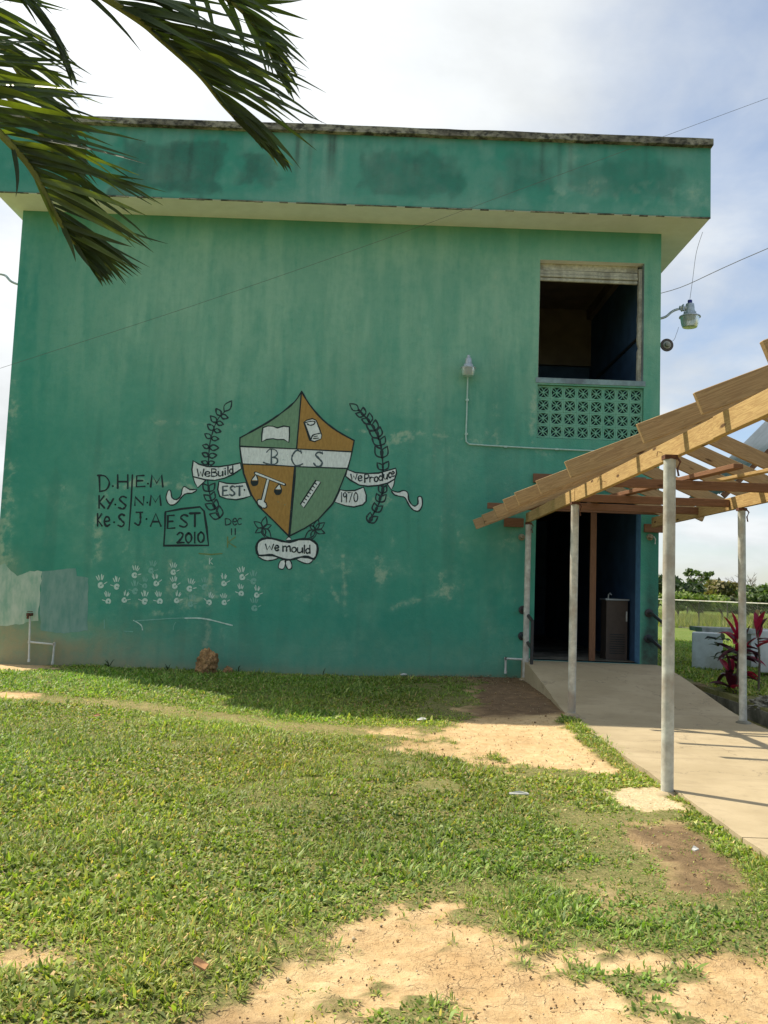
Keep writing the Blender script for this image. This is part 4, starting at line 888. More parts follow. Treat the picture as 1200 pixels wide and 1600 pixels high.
# bracket lamps on both corners
def corner_lamp(sg, px_arm, head, label):
    o = empty('bracket_lamp', (sg[0], 12.85, sg[1]), label, 'lamp', 'bracket lamps on the building corners'); og = o.location
    b_ = B(og); b_.tube(catmull3([Vector((p[0], 12.85, p[1])) for p in px_arm]), .019, 10); b_.make('arm', 'lamp_metal', o, sm=True)
    s = 1 if head[0] > sg[0] else -1
    b_ = B(og); xx = head[0] - s * .10; b_.tube([(xx - s * .06, 12.85, head[1] - .06), (xx + s * .06, 12.85, head[1] - .07)], [.026, .032], 10); b_.box(xx - .02, xx - .004, 12.80, 12.90, head[1] - .11, head[1] - .02); b_.make('clamp', 'lamp_metal', o)
    b_ = B(og); b_.box(sg[0] - .01 if s < 0 else sg[0], sg[0] if s < 0 else sg[0] + .01, 12.80, 12.90, sg[1] - .13, sg[1] + .13); b_.make('wall_plate', 'lamp_metal', o)
    lamp_head(o, (head[0], 12.85, head[1]), og, 1.0, 'blue_cap' if s > 0 else 'lamp_metal'); return o
def catmull3(P, k=5):
    out = []; n = len(P)
    for i in range(n - 1):
        p0, p1, p2, p3 = P[max(0, i - 1)], P[i], P[i + 1], P[min(n - 1, i + 2)]
        for j in range(k):
            t = j / k; out.append(.5 * (2 * p1 + (p2 - p0) * t + (2 * p0 - 5 * p1 + 4 * p2 - p3) * t * t + (3 * p1 - p0 - 3 * p2 + p3) * t ** 3))
    out.append(P[-1]); return out
A = lambda x, y: (atY(x, y, 12.85).x, atY(x, y, 12.85).z)
arm = [(4.02, A(1031, 520)[1]), (4.04, A(1034, 502)[1]), A(1040, 495), A(1050, 487), A(1060, 483), A(1070, 485)]
corner_lamp((4.011, A(1031, 520)[1]), arm, A(1078, 475), 'grey bracket lamp with blue cap at right corner of the building')
arml = [(-5.59, A(24, 470)[1]), (-5.61, A(24, 450)[1]), A(18, 440), A(9, 431), A(0, 428), A(-10, 428), A(-20, 432)]
corner_lamp((-5.581, A(24, 468)[1]), arml, A(-26, 424), 'curved lamp arm at the far left corner of the building')
q = atY(1042, 540, 12.7); o = empty('round_fixture', (4.08, 12.7, q.z), 'round dark metal dish fixture below the blue capped lamp', 'wall fixture'); og = o.location
b_ = B(og); b_.lathe((q.x - .01, 12.7, q.z), [(.098, -.035), (.098, -.02), (.07, .03), (.03, .07)], 24, 'Y'); b_.make('dish', 'cooler_panel', o, sm=True)
b_ = B(og); b_.lathe((q.x - .01, 12.66, q.z), [(.02, -.06), (.036, -.05), (.04, -.005), (.06, .0)], 14, 'Y'); b_.make('hub', 'slab_concrete', o, sm=True)
b_ = B(og); b_.box(4.012, 4.06, 12.7, 12.76, q.z - .03, q.z + .03); b_.make('bracket', 'cooler_panel', o)
# small bulb holders beside the doorway
for px, py, lb in ((816, 839, 'small cream bulb holder on the green wall left of the doorway'), (1017, 839, 'small broken bulb holder on the narrow pier right of the doorway')):
    q = atY(px, py, 12.45); o = empty('bulb_holder', tuple(q), lb, 'light fitting', 'bulb holders beside the doorway')
    b_ = B(q); b_.lathe((q.x, 12.47, q.z), [(.045, -.0), (.045, .01), (.05, .028)], 16, 'Y'); b_.make('base', 'cream_fixture', o, sm=True)
    b_ = B(q); b_.lathe((q.x, 12.40, q.z), [(.02, 0), (.03, .02), (.032, .07)], 12, 'Y'); b_.make('socket', 'cream_fixture', o, sm=True)
    if px > 900:
        b_ = B(q); b_.tube([(q.x + .05, 12.47, q.z + .01), (q.x + .07, 12.46, q.z - .03), (q.x + .065, 12.46, q.z - .1)], .009, 6); b_.make('loose_cable', 'white_pipe', o)
# handrails
for sg, fx, yE, pxs, lb in ((1, (1014, 958, 1013, 998), 11.95, 3.86, 'black pipe handrail bolted to the pier right of the doorway'), (-1, (817, 953, 816, 994), 11.95, 2.0, 'black pipe handrail bolted to the wall left of the doorway')):
    a1 = atY(fx[0], fx[1], 12.49); a2 = atY(fx[2], fx[3], 12.49); xe = 3.93 if sg > 0 else 2.10
    o = empty('handrail', (xe, yE, .1), lb, 'handrail', 'handrails at the doorway'); og = o.location
    for a in (a1, a2):
        b_ = B(og); b_.lathe((a.x, 12.499, a.z), [(.062, 0), (.062, -.012), (.04, -.02)], 16, 'Y'); b_.make('flange', 'dark_pipe', o, sm=True)
        b_ = B(og); b_.tube([(a.x, 12.49, a.z), (a.x + (xe - a.x) * .12, 12.38, a.z - .005), (xe, yE, a.z - .14)], .024, 10); b_.make('rail', 'dark_pipe', o, sm=True)
    b_ = B(og); b_.tube([(xe, yE, a1.z - .125), (xe, yE, -.05)], .024, 10); b_.make('post', 'dark_pipe', o, sm=True)
# water pipes
def pipe_thing(name, runs, r, mat, label, cat, Yp, extra=None):
    p0 = atY(*runs[0][0], Yp); o = empty(name, tuple(p0), label, cat)
    for rn in runs:
        P = [atY(x, y, Yp) for x, y in rn]; b_ = B(p0); b_.tube(P, r, 8); b_.make('pipe', mat, o, sm=True)
        for p in (P[0], P[-1]):
            b_ = B(p0); d = .028; b_.lathe(tuple(p - Vector((0, 0, .02))), [(r * 1.35, 0), (r * 1.35, .04)], 10); b_.make('fitting', mat, o, sm=True)
    return o, p0
o, p0 = pipe_thing('standpipe', [[(47, 960), (45, 1032)], [(45.5, 1003), (85, 1007)], [(85, 1006), (82, 1036)]], .014, 'white_pipe', 'white plastic standpipe with tap at the left foot of the wall', 'pipe', 12.42)
b_ = B(p0); b_.box(p0.x - .03, p0.x + .03, 12.36, 12.46, p0.z - .02, p0.z + .02); b_.box(p0.x - .012, p0.x + .012, 12.33, 12.36, p0.z - .06, p0.z + .015); b_.box(p0.x - .035, p0.x + .035, 12.40, 12.42, p0.z + .035, p0.z + .045); b_.make('tap', 'rusty_metal', o)
pipe_thing('water_pipe', [[(790, 1029), (829, 1031)], [(790, 1029), (790, 1050)]], .015, 'white_pipe', 'short white pipe low on the wall left of the ramp', 'pipe', 12.42)
pipe_thing('water_pipe', [[(1004, 1042), (1030, 1043.5)]], .015, 'white_pipe', 'short white pipe low on the pier right of the ramp', 'pipe', 12.42)
# water cooler and prop inside the doorway
q = atY(977, 1034, 13.1); o = empty('water_cooler', (3.58, 13.25, .37), 'brown steel drinking water cooler standing inside the dark doorway', 'water cooler'); og = o.location
b_ = B(og); b_.box(3.42, 3.74, 13.1, 13.42, .37, 1.26); b_.make('cabinet', 'cooler_panel', o)
b_ = B(og); b_.box(3.40, 3.76, 13.08, 13.44, 1.262, 1.285); b_.make('basin', 'zinc', o)
b_ = B(og); b_.tube([(3.46, 13.15, 1.28), (3.46, 13.15, 1.34), (3.48, 13.14, 1.37), (3.50, 13.12, 1.34)], .01, 6); b_.make('spout', 'zinc', o)
b_ = B(og)
for k in range(9): b_.box(3.47, 3.70, 13.094, 13.099, .46 + k * .035, .475 + k * .035)
b_.make('vent_grille', 'dark_pipe', o); b_ = B(og); b_.box(3.715, 3.735, 13.092, 13.099, .95, 1.10); b_.make('label_plate', 'white_pipe', o)
q = atY(925, 1036, 12.7); o = empty('timber_prop', (q.x, 12.72, .37), 'reddish timber prop standing upright inside the doorway', 'timber post')
board('post', (q.x, 12.72, .371), (q.x - .005, 12.72, 2.74), .088, .045, 'brown_timber', o, rollv=(0, 1, 0))

# ================================================================== WALKWAY CANOPY
can = empty('timber_canopy', (2.08, 6.0, 0), 'unfinished timber gable canopy on galvanised posts over the concrete walkway', 'canopy'); CO = Vector(can.location)
XL, XR, XM = 2.06, 3.86, 2.96; BB, BT = 2.325, 2.465
for x0_, ys_, ras in ((XL, (12.2, 9.25, 5.97, 2.95), .042), (XR, (9.25, 6.02, 2.95), .040)):
    for y_ in ys_:
        x_ = 1.987 if (x0_ < 3 and 5 < y_ < 7) else x0_
        z0 = rampz(y_) if x_ > 3 else float(gz(x_, y_)); z0 = z0 - .03
        b_ = B(CO); lean = .02 if (x_ > 3 and y_ > 9) else 0
        b_.tube([(x_ + lean, y_, z0), (x_ + lean * .8, y_, z0 + .06), (x_ + lean * .3, y_, 1.4), (x_, y_, BB - .03)], [ras * 1.06, ras, ras, ras], 18); pst = b_.make('post', 'galvanised', can, sm=True)
        b_ = B(CO); b_.box(x_ - .045, x_ + .045, y_ - .04, y_ + .04, BB - .032, BB - .001); b_.tube([(x_ + .035, y_ - .03, BB - .01), (x_ + .06, y_ - .045, BB - .05), (x_ + .04, y_ - .04, BB - .10), (x_ + .052, y_ - .035, BB - .15)], .008, 6); b_.make('bracket', 'rusty_metal', pst)
        b_ = B(CO); b_.lathe((x_ + lean, y_, z0 + .02), [(.085, 0), (.075, .02), (.05, .034), (.037, .04)], 14); b_.make('footing', 'curb_concrete' if x_ > 3 else 'walk_concrete', pst, sm=True)
# beams in lapped lengths
for x_, segs in ((XL, [(12.32, 9.2), (9.2, 5.30), (5.29, .6)]), (XR, [(12.3, 8.4), (8.39, 4.4), (4.39, .6)])):
    for k, (ya, yb_) in enumerate(segs): board('beam', (x_ + (.006 if k % 2 else 0) - (.012 if k == 2 else 0), ya, (BB + BT) / 2), (x_ - (.012 if k == 2 else 0), yb_, (BB + BT) / 2 + (.004 if k == 2 else 0)), .042, BT - BB, 'pine', can)
SL = .42; RZ = 2.50
raf = [(2.2, 1.5), (3.76, 1.71), (5.12, 1.90), (5.85, 1.77), (6.95, 1.51), (8.15, 1.49), (8.75, 1.38), (9.45, 1.36), (10.3, 1.36), (11.3, 1.34), (12.1, 1.31)]
n_ = Vector((-SL, 0, 1)).normalized(); nr = Vector((SL, 0, 1)).normalized(); RH = .142
for i, (y_, xe) in enumerate(raf):
    dz = random.uniform(-.006, .006); hb = (RH / 2)
    p0 = Vector((xe, y_, RZ + SL * (xe - XL) + dz)) + n_ * hb; p1 = Vector((XM - .02, y_, RZ + SL * (XM - .02 - XL) + dz)) + n_ * hb
    board('rafter', p0, p1, .04, RH, 'rafter_pine', can, rollv=n_)
    xr = XR + .30 + random.uniform(-.14, .12); yo = y_ + .045
    q0 = Vector((XM + .02, yo, RZ + SL * (XR - XM - .02) + dz)) + nr * hb; q1 = Vector((xr, yo, RZ - SL * (xr - XR) + dz)) + nr * hb
    board('rafter', q0, q1, .04, RH, 'rafter_pine', can, rollv=nr)
board('ridge_board', (XM, 12.4, RZ + SL * (XM - XL) + .06), (XM, 1.6, RZ + SL * (XM - XL) + .06), .035, .14, 'rafter_pine', can)
for y_, xa, xb, zz in ((8.05, 2.085, 3.835, 2.395), (9.5, 2.085, 3.835, 2.40), (10.45, 2.085, 3.835, 2.40), (12.22, 1.47, 4.0, 2.545), (3.4, 2.085, 3.835, 2.40)):
    board('tie_beam', (xa, y_, zz), (xb, y_ + .03, zz), .042, .085, 'brown_timber', can)
board('runner', (2.55, 10.6, 2.475), (3.02, 7.3, 2.475), .09, .042, 'brown_timber', can)
board('runner', (3.2, 9.0, 2.505), (3.62, 6.8, 2.505), .07, .03, 'pine', can)
for x0, x1, zz, hh in ((1.745, 2.03, 2.335, .13), (3.78, 4.05, 2.325, .12)): board('bearer', (x0, 12.45, zz), (x1, 12.45, zz), .045, hh, 'brown_timber', can)
board('ledger', (2.16, 12.47, 3.0), (3.8, 12.47, 3.0), .05, .13, 'brown_timber', can)
b_ = B(CO)
for y_, z_ in ((6.3, 2.40), (7.9, 2.38), (8.05, 2.42)): b_.tube([(XL - .022, y_, z_), (XL - .05, y_ + .01, z_ + .005), (XL - .055, y_ + .01, z_ - .03)], .003, 5)
b_.make('bent_nail', 'rusty_metal', can)

# corrugated roof of the next walkway, behind
o = empty('zinc_roof', (7.0, 13.4, 2.9), 'corrugated zinc lean-to roof seen between the rafters at the right', 'roof'); og = o.location
vv = []; ff_ = []; N = 60
P0 = Vector((5.12, 12.9, 2.95)); ux = Vector((0, 1, 0)); vx = Vector((1.0, 0, 1.05))
for i in range(N + 1):
    for j in (0, 1, 2):
        p = P0 + ux * (i / N * 1.7) + vx * (j / 2 * 1.5) + Vector((-.6, 0, .8)) * (.012 * math.sin(i * 1.6)); vv.append(p - Vector(og))
for i in range(N):
    for j in (0, 1): a = i * 3 + j; ff_.append((a, a + 1, a + 4, a + 3))
sh = link('sheet', pymesh('sheet', vv, ff_, True), 'zinc', o); md = sh.modifiers.new('thick', 'SOLIDIFY'); md.thickness = .004
for y_ in (12.95, 14.4): board('rafter', P0 + Vector((0, y_ - 12.9, -.06)), P0 + Vector((0, y_ - 12.9, -.06)) + vx * 1.5, .045, .09, 'brown_timber', o)
for x_, h_ in ((6.55, 4.4),):
    for y_ in (13.0, 14.4): b_ = B(og); b_.tube([(x_ + 0, y_, .02), (x_, y_, h_)], .03, 8); b_.make('post', 'galvanised', o) if x_ > 6 else None

# ================================================================== WIRES
def wire(pts, r, label):
    P = [Vector(p) for p in pts]; b_ = B(); b_.tube(catmull3(P, 8), r, 5); o = b_.make('cable', 'wire'); tag(o, label, 'cable'); return o
a = atY(1260, 131, 10.6); c_ = atY(880, 271, 11.0); d_ = atY(600, 374, 11.2); e_ = atY(300, 478, 11.3); f_ = atY(20, 569, 11.4)
wire([a + (a - c_) * 2, a, c_, d_, e_, f_, f_ + (f_ - e_) * 1.5], .0026, 'long thin overhead cable crossing in front of the green wall')
a = atY(1200, 388, 14.5); c_ = atY(1033, 458, 17.0); wire([a + (a - c_) * 3, a, c_, (4.012, 18.5, atY(1000, 472, 18.5).z)], .007, 'second overhead cable meeting the side of the building behind the lamp')
p = atY(1088, 395, 12.6); hd = A(1078, 470); wire([(p.x + .02, 12.4, 6.775), p, (hd[0] + .02, 12.8, (p.z + hd[1]) / 2 - .03), (hd[0], 12.85, hd[1] + .03)], .0032, 'thin drop wire hanging from the eave to the blue capped lamp')
p = atY(1064, 508, 12.7); wire([(p.x, 12.8, p.z), (p.x - .05, 12.75, p.z - .12), (atY(1052, 530, 12.7).x, 12.7, atY(1052, 532, 12.7).z), (4.15, 12.68, atY(1045, 535, 12.7).z)], .003, 'short loose wire between the corner lamp and the round fixture')

# ================================================================== ROCKS, LITTER
def rock(px, py, wpx, hpx, Yp, label, sx_=1.0):
    base = atY(px, py, Yp); bm = bmesh.new(); bmesh.ops.create_icosphere(bm, subdivisions=5, radius=1)
    R_ = random.Random(px)
    from mathutils import noise as mn
    for v in bm.verts:
        n1 = mn.noise(v.co * 1.3 + Vector((px, 0, 0))); n2 = mn.noise(v.co * 4 + Vector((0, px, 0))); n3 = mn.noise(v.co * 11)
        v.co *= 1 + .30 * n1 + .26 * n2 + .13 * n3 + .08 * abs(mn.noise(v.co * 22))
        v.co.x *= wpx / 214.; v.co.y *= wpx / 240.; v.co.z = v.co.z * hpx / 214. + hpx / 240.
    me = bpy.data.meshes.new('rock'); bm.to_mesh(me); bm.free()
    o = link('rock', me, 'rock'); o.location = (base.x, Yp, base.z - .03); tag(o, label, 'rock'); return o
rock(323, 1058, 30, 46, 12.15, 'large rough brown rock against the foot of the wall'); rock(356, 1057, 16, 18, 12.2, 'small brown rock to the right of the large rock')
def scrap(px, py, L, W_, mat, label, ang, cat='litter', h=.03):
    p = atZ(px, py, .03); zz = float(groundz(p.x, p.y)) + h; b_ = B(); b_.add([(-L / 2, -W_ / 2, 0), (L / 2, -W_ / 3, .006), (L / 2 * .9, W_ / 2, .012), (0, W_ * .6, .02), (-L / 2, W_ / 2, .004), (-L / 2, -W_ / 2, -.006), (L / 2, -W_ / 3, 0), (L / 2 * .9, W_ / 2, .006), (0, W_ * .6, .014), (-L / 2, W_ / 2, -.002)],
                                                    [(0, 1, 2, 3, 4), (9, 8, 7, 6, 5), (0, 5, 6, 1), (1, 6, 7, 2), (2, 7, 8, 3), (3, 8, 9, 4), (4, 9, 5, 0)])
    o = b_.make('litter' if cat == 'litter' else 'leaf_litter', mat); o.location = (p.x, p.y, zz); o.rotation_euler = (random.uniform(-.2, .2), random.uniform(-.1, .1), ang); tag(o, label, cat); return o
scrap(811, 1241, .13, .008, 'litter', 'white stick lying in the grass left of the sand patch', -.35)
scrap(659, 1128, .09, .03, 'litter', 'white scrap of paper at the edge of the building shadow', .3); scrap(630, 1065, .10, .04, 'litter', 'white plastic scrap near the foot of the wall', .1, h=.04); None
scrap(1087, 1328, .035, .02, 'litter', 'pale stone chip in dark soil beside the walkway', .5); scrap(152, 1120, .06, .03, 'dry_leaf', 'reddish dry leaf on the lit lawn at the left', .8, 'leaf'); scrap(315, 1510, .035, .05, 'dry_leaf', 'curled brown leaf in the near grass at the lower left', 1.2, 'leaf', .035)

# ================================================================== BESIDE THE WALK: tanks, plant, kerb stone, plank
def whitebox(c, wd, dp, ht, rz, label, lid=True):
    o = empty('white_box', c, label, 'concrete box', 'whitewashed boxes on the right lawn'); o.rotation_euler = (0, 0, rz)
    bm = bmesh.new(); bmesh.ops.create_cube(bm, size=1)
    for v in bm.verts: v.co = Vector((v.co.x * wd, v.co.y * dp, v.co.z * ht + ht / 2))
    bmesh.ops.bevel(bm, geom=bm.edges[:], offset=.012, segments=2, affect='EDGES'); me = bpy.data.meshes.new('body'); bm.to_mesh(me); bm.free(); link('body', me, 'whitewash', o)
    b_ = B(); b_.add([(-wd * .1, -dp / 2 - .002, ht * .84), (wd * .05, -dp / 2 - .002, ht * .88), (wd * .35, -dp / 2 - .002, ht * .86), (wd * .3, -dp / 2 - .002, ht * .90), (0, -dp / 2 - .002, ht * .93)], [(0, 1, 2, 3, 4)]); b_.make('chipped_patch', 'dark_pipe', o)
    return o
q = atZ(1105, 1047, .0); Yt = 15.2
q = atY(1105, 1048, Yt); o1 = whitebox((q.x, Yt, q.z), .50, .55, .66, -.36, 'whitewashed concrete box at the left end of the row beside the red plant')
q = atY(1205, 1050, Yt - 1.2); o2 = whitebox((q.x + .12, Yt - 1.2, q.z), .55, .55, .66, -.4, 'whitewashed concrete box at the right edge behind the walkway post')
q = atY(1140, 985, Yt + .5); o = empty('concrete_bench', (q.x + .25, Yt + .7, 0), 'grey concrete slab laid across whitewashed supports behind the red plant', 'bench'); og = o.location
b_ = B(og); b_.box(q.x - .55, q.x + 1.6, Yt + .35, Yt + 1.0, q.z - .04, q.z + .04); b_.make('slab', 'slab_concrete', o)
b_ = B(og); b_.box(q.x - .45, q.x - .3, Yt + .4, Yt + .95, .0, q.z - .04); b_.make('support', 'whitewash', o); b_ = B(og); b_.box(q.x + .35, q.x + .55, Yt + .4, Yt + .95, .0, q.z - .04); b_.make('support', 'whitewash', o)
b_ = B(og); b_.box(q.x + 1.3, q.x + 1.5, Yt + .4, Yt + .95, .0, q.z - .04); b_.make('support', 'whitewash', o)
a = atY(1176, 990, 15.9); c_ = atY(1183.5, 953, 15.95); o = empty('plank', tuple(a), 'pale sawn plank leaning upright behind the red plant', 'plank')
board('timber', a - Vector((0, 0, .1)), c_, .03, .075, 'pine', o, rollv=(1, 0, 0))
q = atY(1142, 1112, 10.9); rk = rock(1142, 1112, 46, 26, 10.3, 'rounded grey concrete lump at the edge of the drain'); rk.data.materials.clear(); rk.data.materials.append(MATS['curb_concrete']); rk.location = (4.78, 10.5, -.03); rk.scale = (1.3, 1.5, 1.0)
# cordyline
def strap_leaf(L, Wd, droop, fold=.25, n=7):
    vv = []; ff_ = []
    for i in range(n + 1):
        t = i / n; w_ = Wd * (math.sin(PI * min(1, t * .86 + .12)) ** .8) * (1 if t < 1 else .02); x = L * t * (1 - .12 * droop * t); z = L * (.25 * t - droop * t * t * .7)
        vv += [(x, -w_ / 2, z + w_ * fold), (x, 0, z), (x, w_ / 2, z + w_ * fold)]
        if i: k = 3 * i; ff_ += [(k - 3, k, k + 1, k - 2), (k - 2, k + 1, k + 2, k - 1)]
    return vv, ff_
pl = empty('red_plant', (4.95, 11.75, .1), 'crimson and purple leaved cordyline growing between the drain and the white boxes', 'plant'); og = Vector(pl.location)
random.seed(21)
LM = {}
for mt_ in ('red_leaf', 'purple_leaf', 'palm_leaf'):
    for k in range(3):
        v, f = strap_leaf(1, .30, (.2, .55, .95)[k]); me = pymesh('leaf', v, f, True); me.materials.append(MATS[mt_]); LM[mt_, k] = me
for (px, py, ph, cnt, mr) in ((1150, 1082, 995, 16, .75), (1138, 1085, 1050, 11, .2), (1158, 1080, 1050, 10, .8), (1146, 1090, 1076, 12, .1), (1185, 1075, 985, 12, .35), (1163, 1070, 1010, 9, .5)):
    y_ = 11.75 + random.uniform(-.2, .35); base = atY(px, py, y_); base.z = .08; tp = atY(px + random.uniform(-4, 4), ph, y_)
    b_ = B(og); b_.tube([base, (base + tp) / 2 + Vector((.02, 0, 0)), tp], [.016, .013, .01], 6); b_.make('stem', 'tree_bark', pl)
    for k in range(cnt):
        t = 1 - (k / cnt) * .45; p = base.lerp(tp, t); me = LM['red_leaf' if random.random() < mr and t > .72 else 'purple_leaf', random.choice((0, 1, 1, 2)) if t < .85 else random.choice((0, 0, 1))]
        o = link('leaf', me, None, pl); o.location = p - og; o.rotation_euler = (random.uniform(-.3, .3), -random.uniform(.3, 1.25) if t > .85 else random.uniform(-.4, .3), random.uniform(0, 2 * PI)); s_ = random.uniform(.22, .36); o.scale = (s_, s_, s_)
for px, py in ((1122, 1010), (1128, 1020), (1118, 1000), (1130, 1000), (1124, 1030)):
    p = atY(px, py, 11.9)
    for k in range(3):
        o = link('leaf', LM['palm_leaf', k], None, pl); o.location = p - og; o.rotation_euler = (0, random.uniform(-.8, .2), random.uniform(0, 6)); o.scale = (.14, .2, .14)

# ================================================================== FENCE, FIELD, TREES
FYY = 42.0
fa = atY(1020, 936, FYY); fb = atY(1240, 945, 36.0)
fc = empty('chain_link_fence', (fa.x, FYY, 0), 'galvanised chain link fence with top rail across the far side of the lawn', 'fence'); og = Vector(fc.location)
dirv = fb - fa; dirv.z = 0; FZ = fa.z; base_at = lambda t: fa + dirv * t
b_ = B(og); b_.tube([Vector((*(fa - dirv * .6).xy, FZ)), Vector((*fb.xy, fb.z)), Vector((*(fa + dirv * 2.0).xy, fb.z))], .028, 8); b_.make('top_rail', 'galvanised', fc, sm=True)
for k in range(-3, 9):
    t = (k * 45 + 35) / 220.; p = base_at(t); b_ = B(og); zt = FZ + (fb.z - FZ) * min(max(t, 0), 1.) ; b_.tube([(p.x, p.y, -.35), (p.x, p.y, zt + .03)], .022, 8); b_.make('post', 'curb_concrete', fc, sm=True)
vv = []; ff_ = []; u_ = dirv.normalized(); tot = dirv.length * 2.4; st_ = fa - dirv * .5
b_ = B(og); H_ = FZ + .15
for k in range(int(tot / .13)):
    s0 = k * .13
    for sg in (1, -1):
        p = st_ + u_ * s0; q = st_ + u_ * (s0 + sg * 1.3); b_.add([(p.x, p.y, -.1), (p.x + .006, p.y, -.1), (q.x + .006, q.y, FZ - .02), (q.x, q.y, FZ - .02)], [(0, 1, 2, 3)])
o = b_.make('wire_mesh', 'galvanised', fc); o['kind'] = 'stuff'
b_ = B(og); L_ = [st_, base_at(2.0)]; nrm = Vector((-u_.y, u_.x, 0)) * .08
for k in range(30):
    p = L_[0].lerp(L_[1], k / 30); q = L_[0].lerp(L_[1], (k + .96) / 30); z_ = -.02 + .03 * random.random()
    b_.add([p - nrm, q - nrm, q + nrm, p + nrm], [(0, 1, 2, 3)]); n0 = len(b_.v) - 4
    for j in range(4): b_.v[n0 + j].z = z_
    b_.add([p - nrm, q - nrm, q - nrm, p - nrm], [(0, 1, 2, 3)]); n0 = len(b_.v) - 4
    for j in range(4): b_.v[n0 + j].z = z_ if j > 1 else -.35
b_.make('kerb', 'curb_concrete', fc)

def cards(centers, radii, n, size, cols, seed, flat=1.0, drop=.0):
    """leaf-sized faces spread through lobes; returns V, F, tint"""
    R_ = np.random.default_rng(seed); C = np.array(centers); Rd = np.array(radii)
    wgt = Rd ** 2; wgt = wgt / wgt.sum(); idx = R_.choice(len(C), n, p=wgt); d = R_.normal(size=(n, 3)); d /= np.linalg.norm(d, axis=1)[:, None]
    rr = R_.random(n) ** .45; rough = .75 + .5 * R_.random(n)
    P = C[idx] + d * (rr * rough * Rd[idx])[:, None] * np.array([1, 1, flat])
    a = R_.normal(size=(n, 3)); a /= np.linalg.norm(a, axis=1)[:, None]; t = np.cross(a, d + .3 * R_.normal(size=(n, 3))); t /= np.linalg.norm(t, axis=1)[:, None] + 1e-9
    b2 = np.cross(t, a); s = size * (.5 + R_.random(n))[:, None]
    V = np.stack([P - a * s, P - t * s * .55, P + a * s, P + t * s * .55], 1).reshape(-1, 3)
    F_ = np.arange(4 * n).reshape(-1, 4); cl = np.array(cols)[R_.integers(0, len(cols), n)] * (.7 + .6 * R_.random(n))[:, None]
    return V, F_, np.repeat(cl, 4, axis=0)
def tintmesh(name, V, F_, tint, mat):
    me = bpy.data.meshes.new(name); k = F_.shape[1]
    me.vertices.add(len(V)); me.vertices.foreach_set('co', V.astype('f').ravel()); me.loops.add(F_.size); me.loops.foreach_set('vertex_index', F_.ravel().astype('i'))
    me.polygons.add(len(F_)); me.polygons.foreach_set('loop_start', np.arange(0, F_.size, k, dtype='i')); me.polygons.foreach_set('loop_total', np.full(len(F_), k, 'i')); me.update(calc_edges=True)
    ca = me.color_attributes.new('tint', 'FLOAT_COLOR', 'POINT'); ca.data.foreach_set('color', np.concatenate([tint, np.ones((len(V), 1))], 1).astype('f').ravel()); me.materials.append(MATS[mat]); return me
GR = {'dark': [(.035, .06, .02), (.05, .085, .025), (.025, .045, .018)], 'mid': [(.07, .11, .03), (.1, .15, .04), (.05, .085, .03)], 'bright': [(.15, .21, .04), (.1, .16, .03), (.2, .25, .06)], 'olive': [(.13, .12, .04), (.17, .14, .05), (.09, .1, .035)], 'grey': [(.09, .11, .06), (.12, .13, .08)]}
def tree(px, pyb, pyt, wpx, Yp, col, label, seed, lobes=9, size=.22, n=1500, bare_=False, airy=1.0, nm='tree'):
    R_ = random.Random(seed); base = atY(px, pyb, Yp); tp = atY(px, pyt, Yp); base.z = -.3; Ht = tp.z - base.z; Wd = wpx * Yp / F
    o = empty(nm, tuple(base), label, 'tree' if nm != 'shrub' else 'shrub', None if nm == 'tree' else None)
    b_ = B(); tips = []
    def limb(p, d, L, r, depth):
        q = p + d * L; mid = (p + q) / 2 + Vector((R_.uniform(-.06, .06), R_.uniform(-.06, .06), .03)) * L; b_.tube([p, mid, q], [r, r * .8, r * .55], 6, False)
        if depth == 0 or r < .006: tips.append(q); return
        for k in range(R_.choice((2, 3, 3)) if depth > 1 else R_.choice((2, 3))):
            nd = (d + Vector((R_.uniform(-.9, .9), R_.uniform(-.9, .9), R_.uniform(-.15, .5)))).normalized(); limb(q, nd, L * R_.uniform(.55, .8), r * .58, depth - 1)
    limb(Vector((0, 0, 0)), Vector((R_.uniform(-.1, .1), 0, 1)).normalized(), Ht * .38, Ht * .022, 4 if bare_ else 3)
    mx = max(q.z for q in tips); sx2 = Wd * .45 / max(.1, max(abs(q.x) for q in tips)); kz = Ht * (.98 if bare_ else .86) / mx
    for v in b_.v: v.z *= kz; v.x *= sx2; v.y *= sx2 if not bare_ else sx2
    b_.make('trunk', 'tree_bark', o)
    if not bare_:
        C = [(q.x * sx2, q.y * sx2, q.z * kz) for q in tips]; R_.shuffle(C); C = C[:max(lobes, 4)]
        C += [(R_.uniform(-.35, .35) * Wd, R_.uniform(-.3, .3) * Wd, Ht * R_.uniform(.5, .85)) for _ in range(lobes // 2)]
        rad = [Wd * R_.uniform(.10, .20) * airy for _ in C]; V, F_, tn = cards(C, rad, n, size, GR[col], seed, .6)
        V[:, 2] = np.maximum(V[:, 2], .1); link('crown', tintmesh('crown', V, F_, tn, 'tree_leaf'), None, o)
    return o
tree(1098, 955, 880, 62, 74, 'mid', 'tall open crowned tree rising above the hedge line behind the fence', 3, 40, .12, 1500, airy=.42)
tree(1166, 952, 888, 58, 78, 'grey', 'bare branched leafless tree behind the right walkway post', 5, bare_=True)
tree(1042, 955, 896, 50, 62, 'dark', 'dark green tree next to the building corner behind the fence', 8, 12, .24, 1700)
tree(1074, 952, 906, 60, 66, 'dark', 'dense dark tree behind the fence left of the tall open tree', 12, 14, .22, 2200, airy=1.2)
tree(1138, 952, 906, 62, 70, 'olive', 'rounded olive brown tree between the tall tree and the leafless tree', 14, 14, .22, 2200, airy=1.2)
tree(1178, 950, 912, 56, 66, 'mid', 'mid green bushy tree under the leafless tree', 15, 14, .2, 2200, airy=1.2)
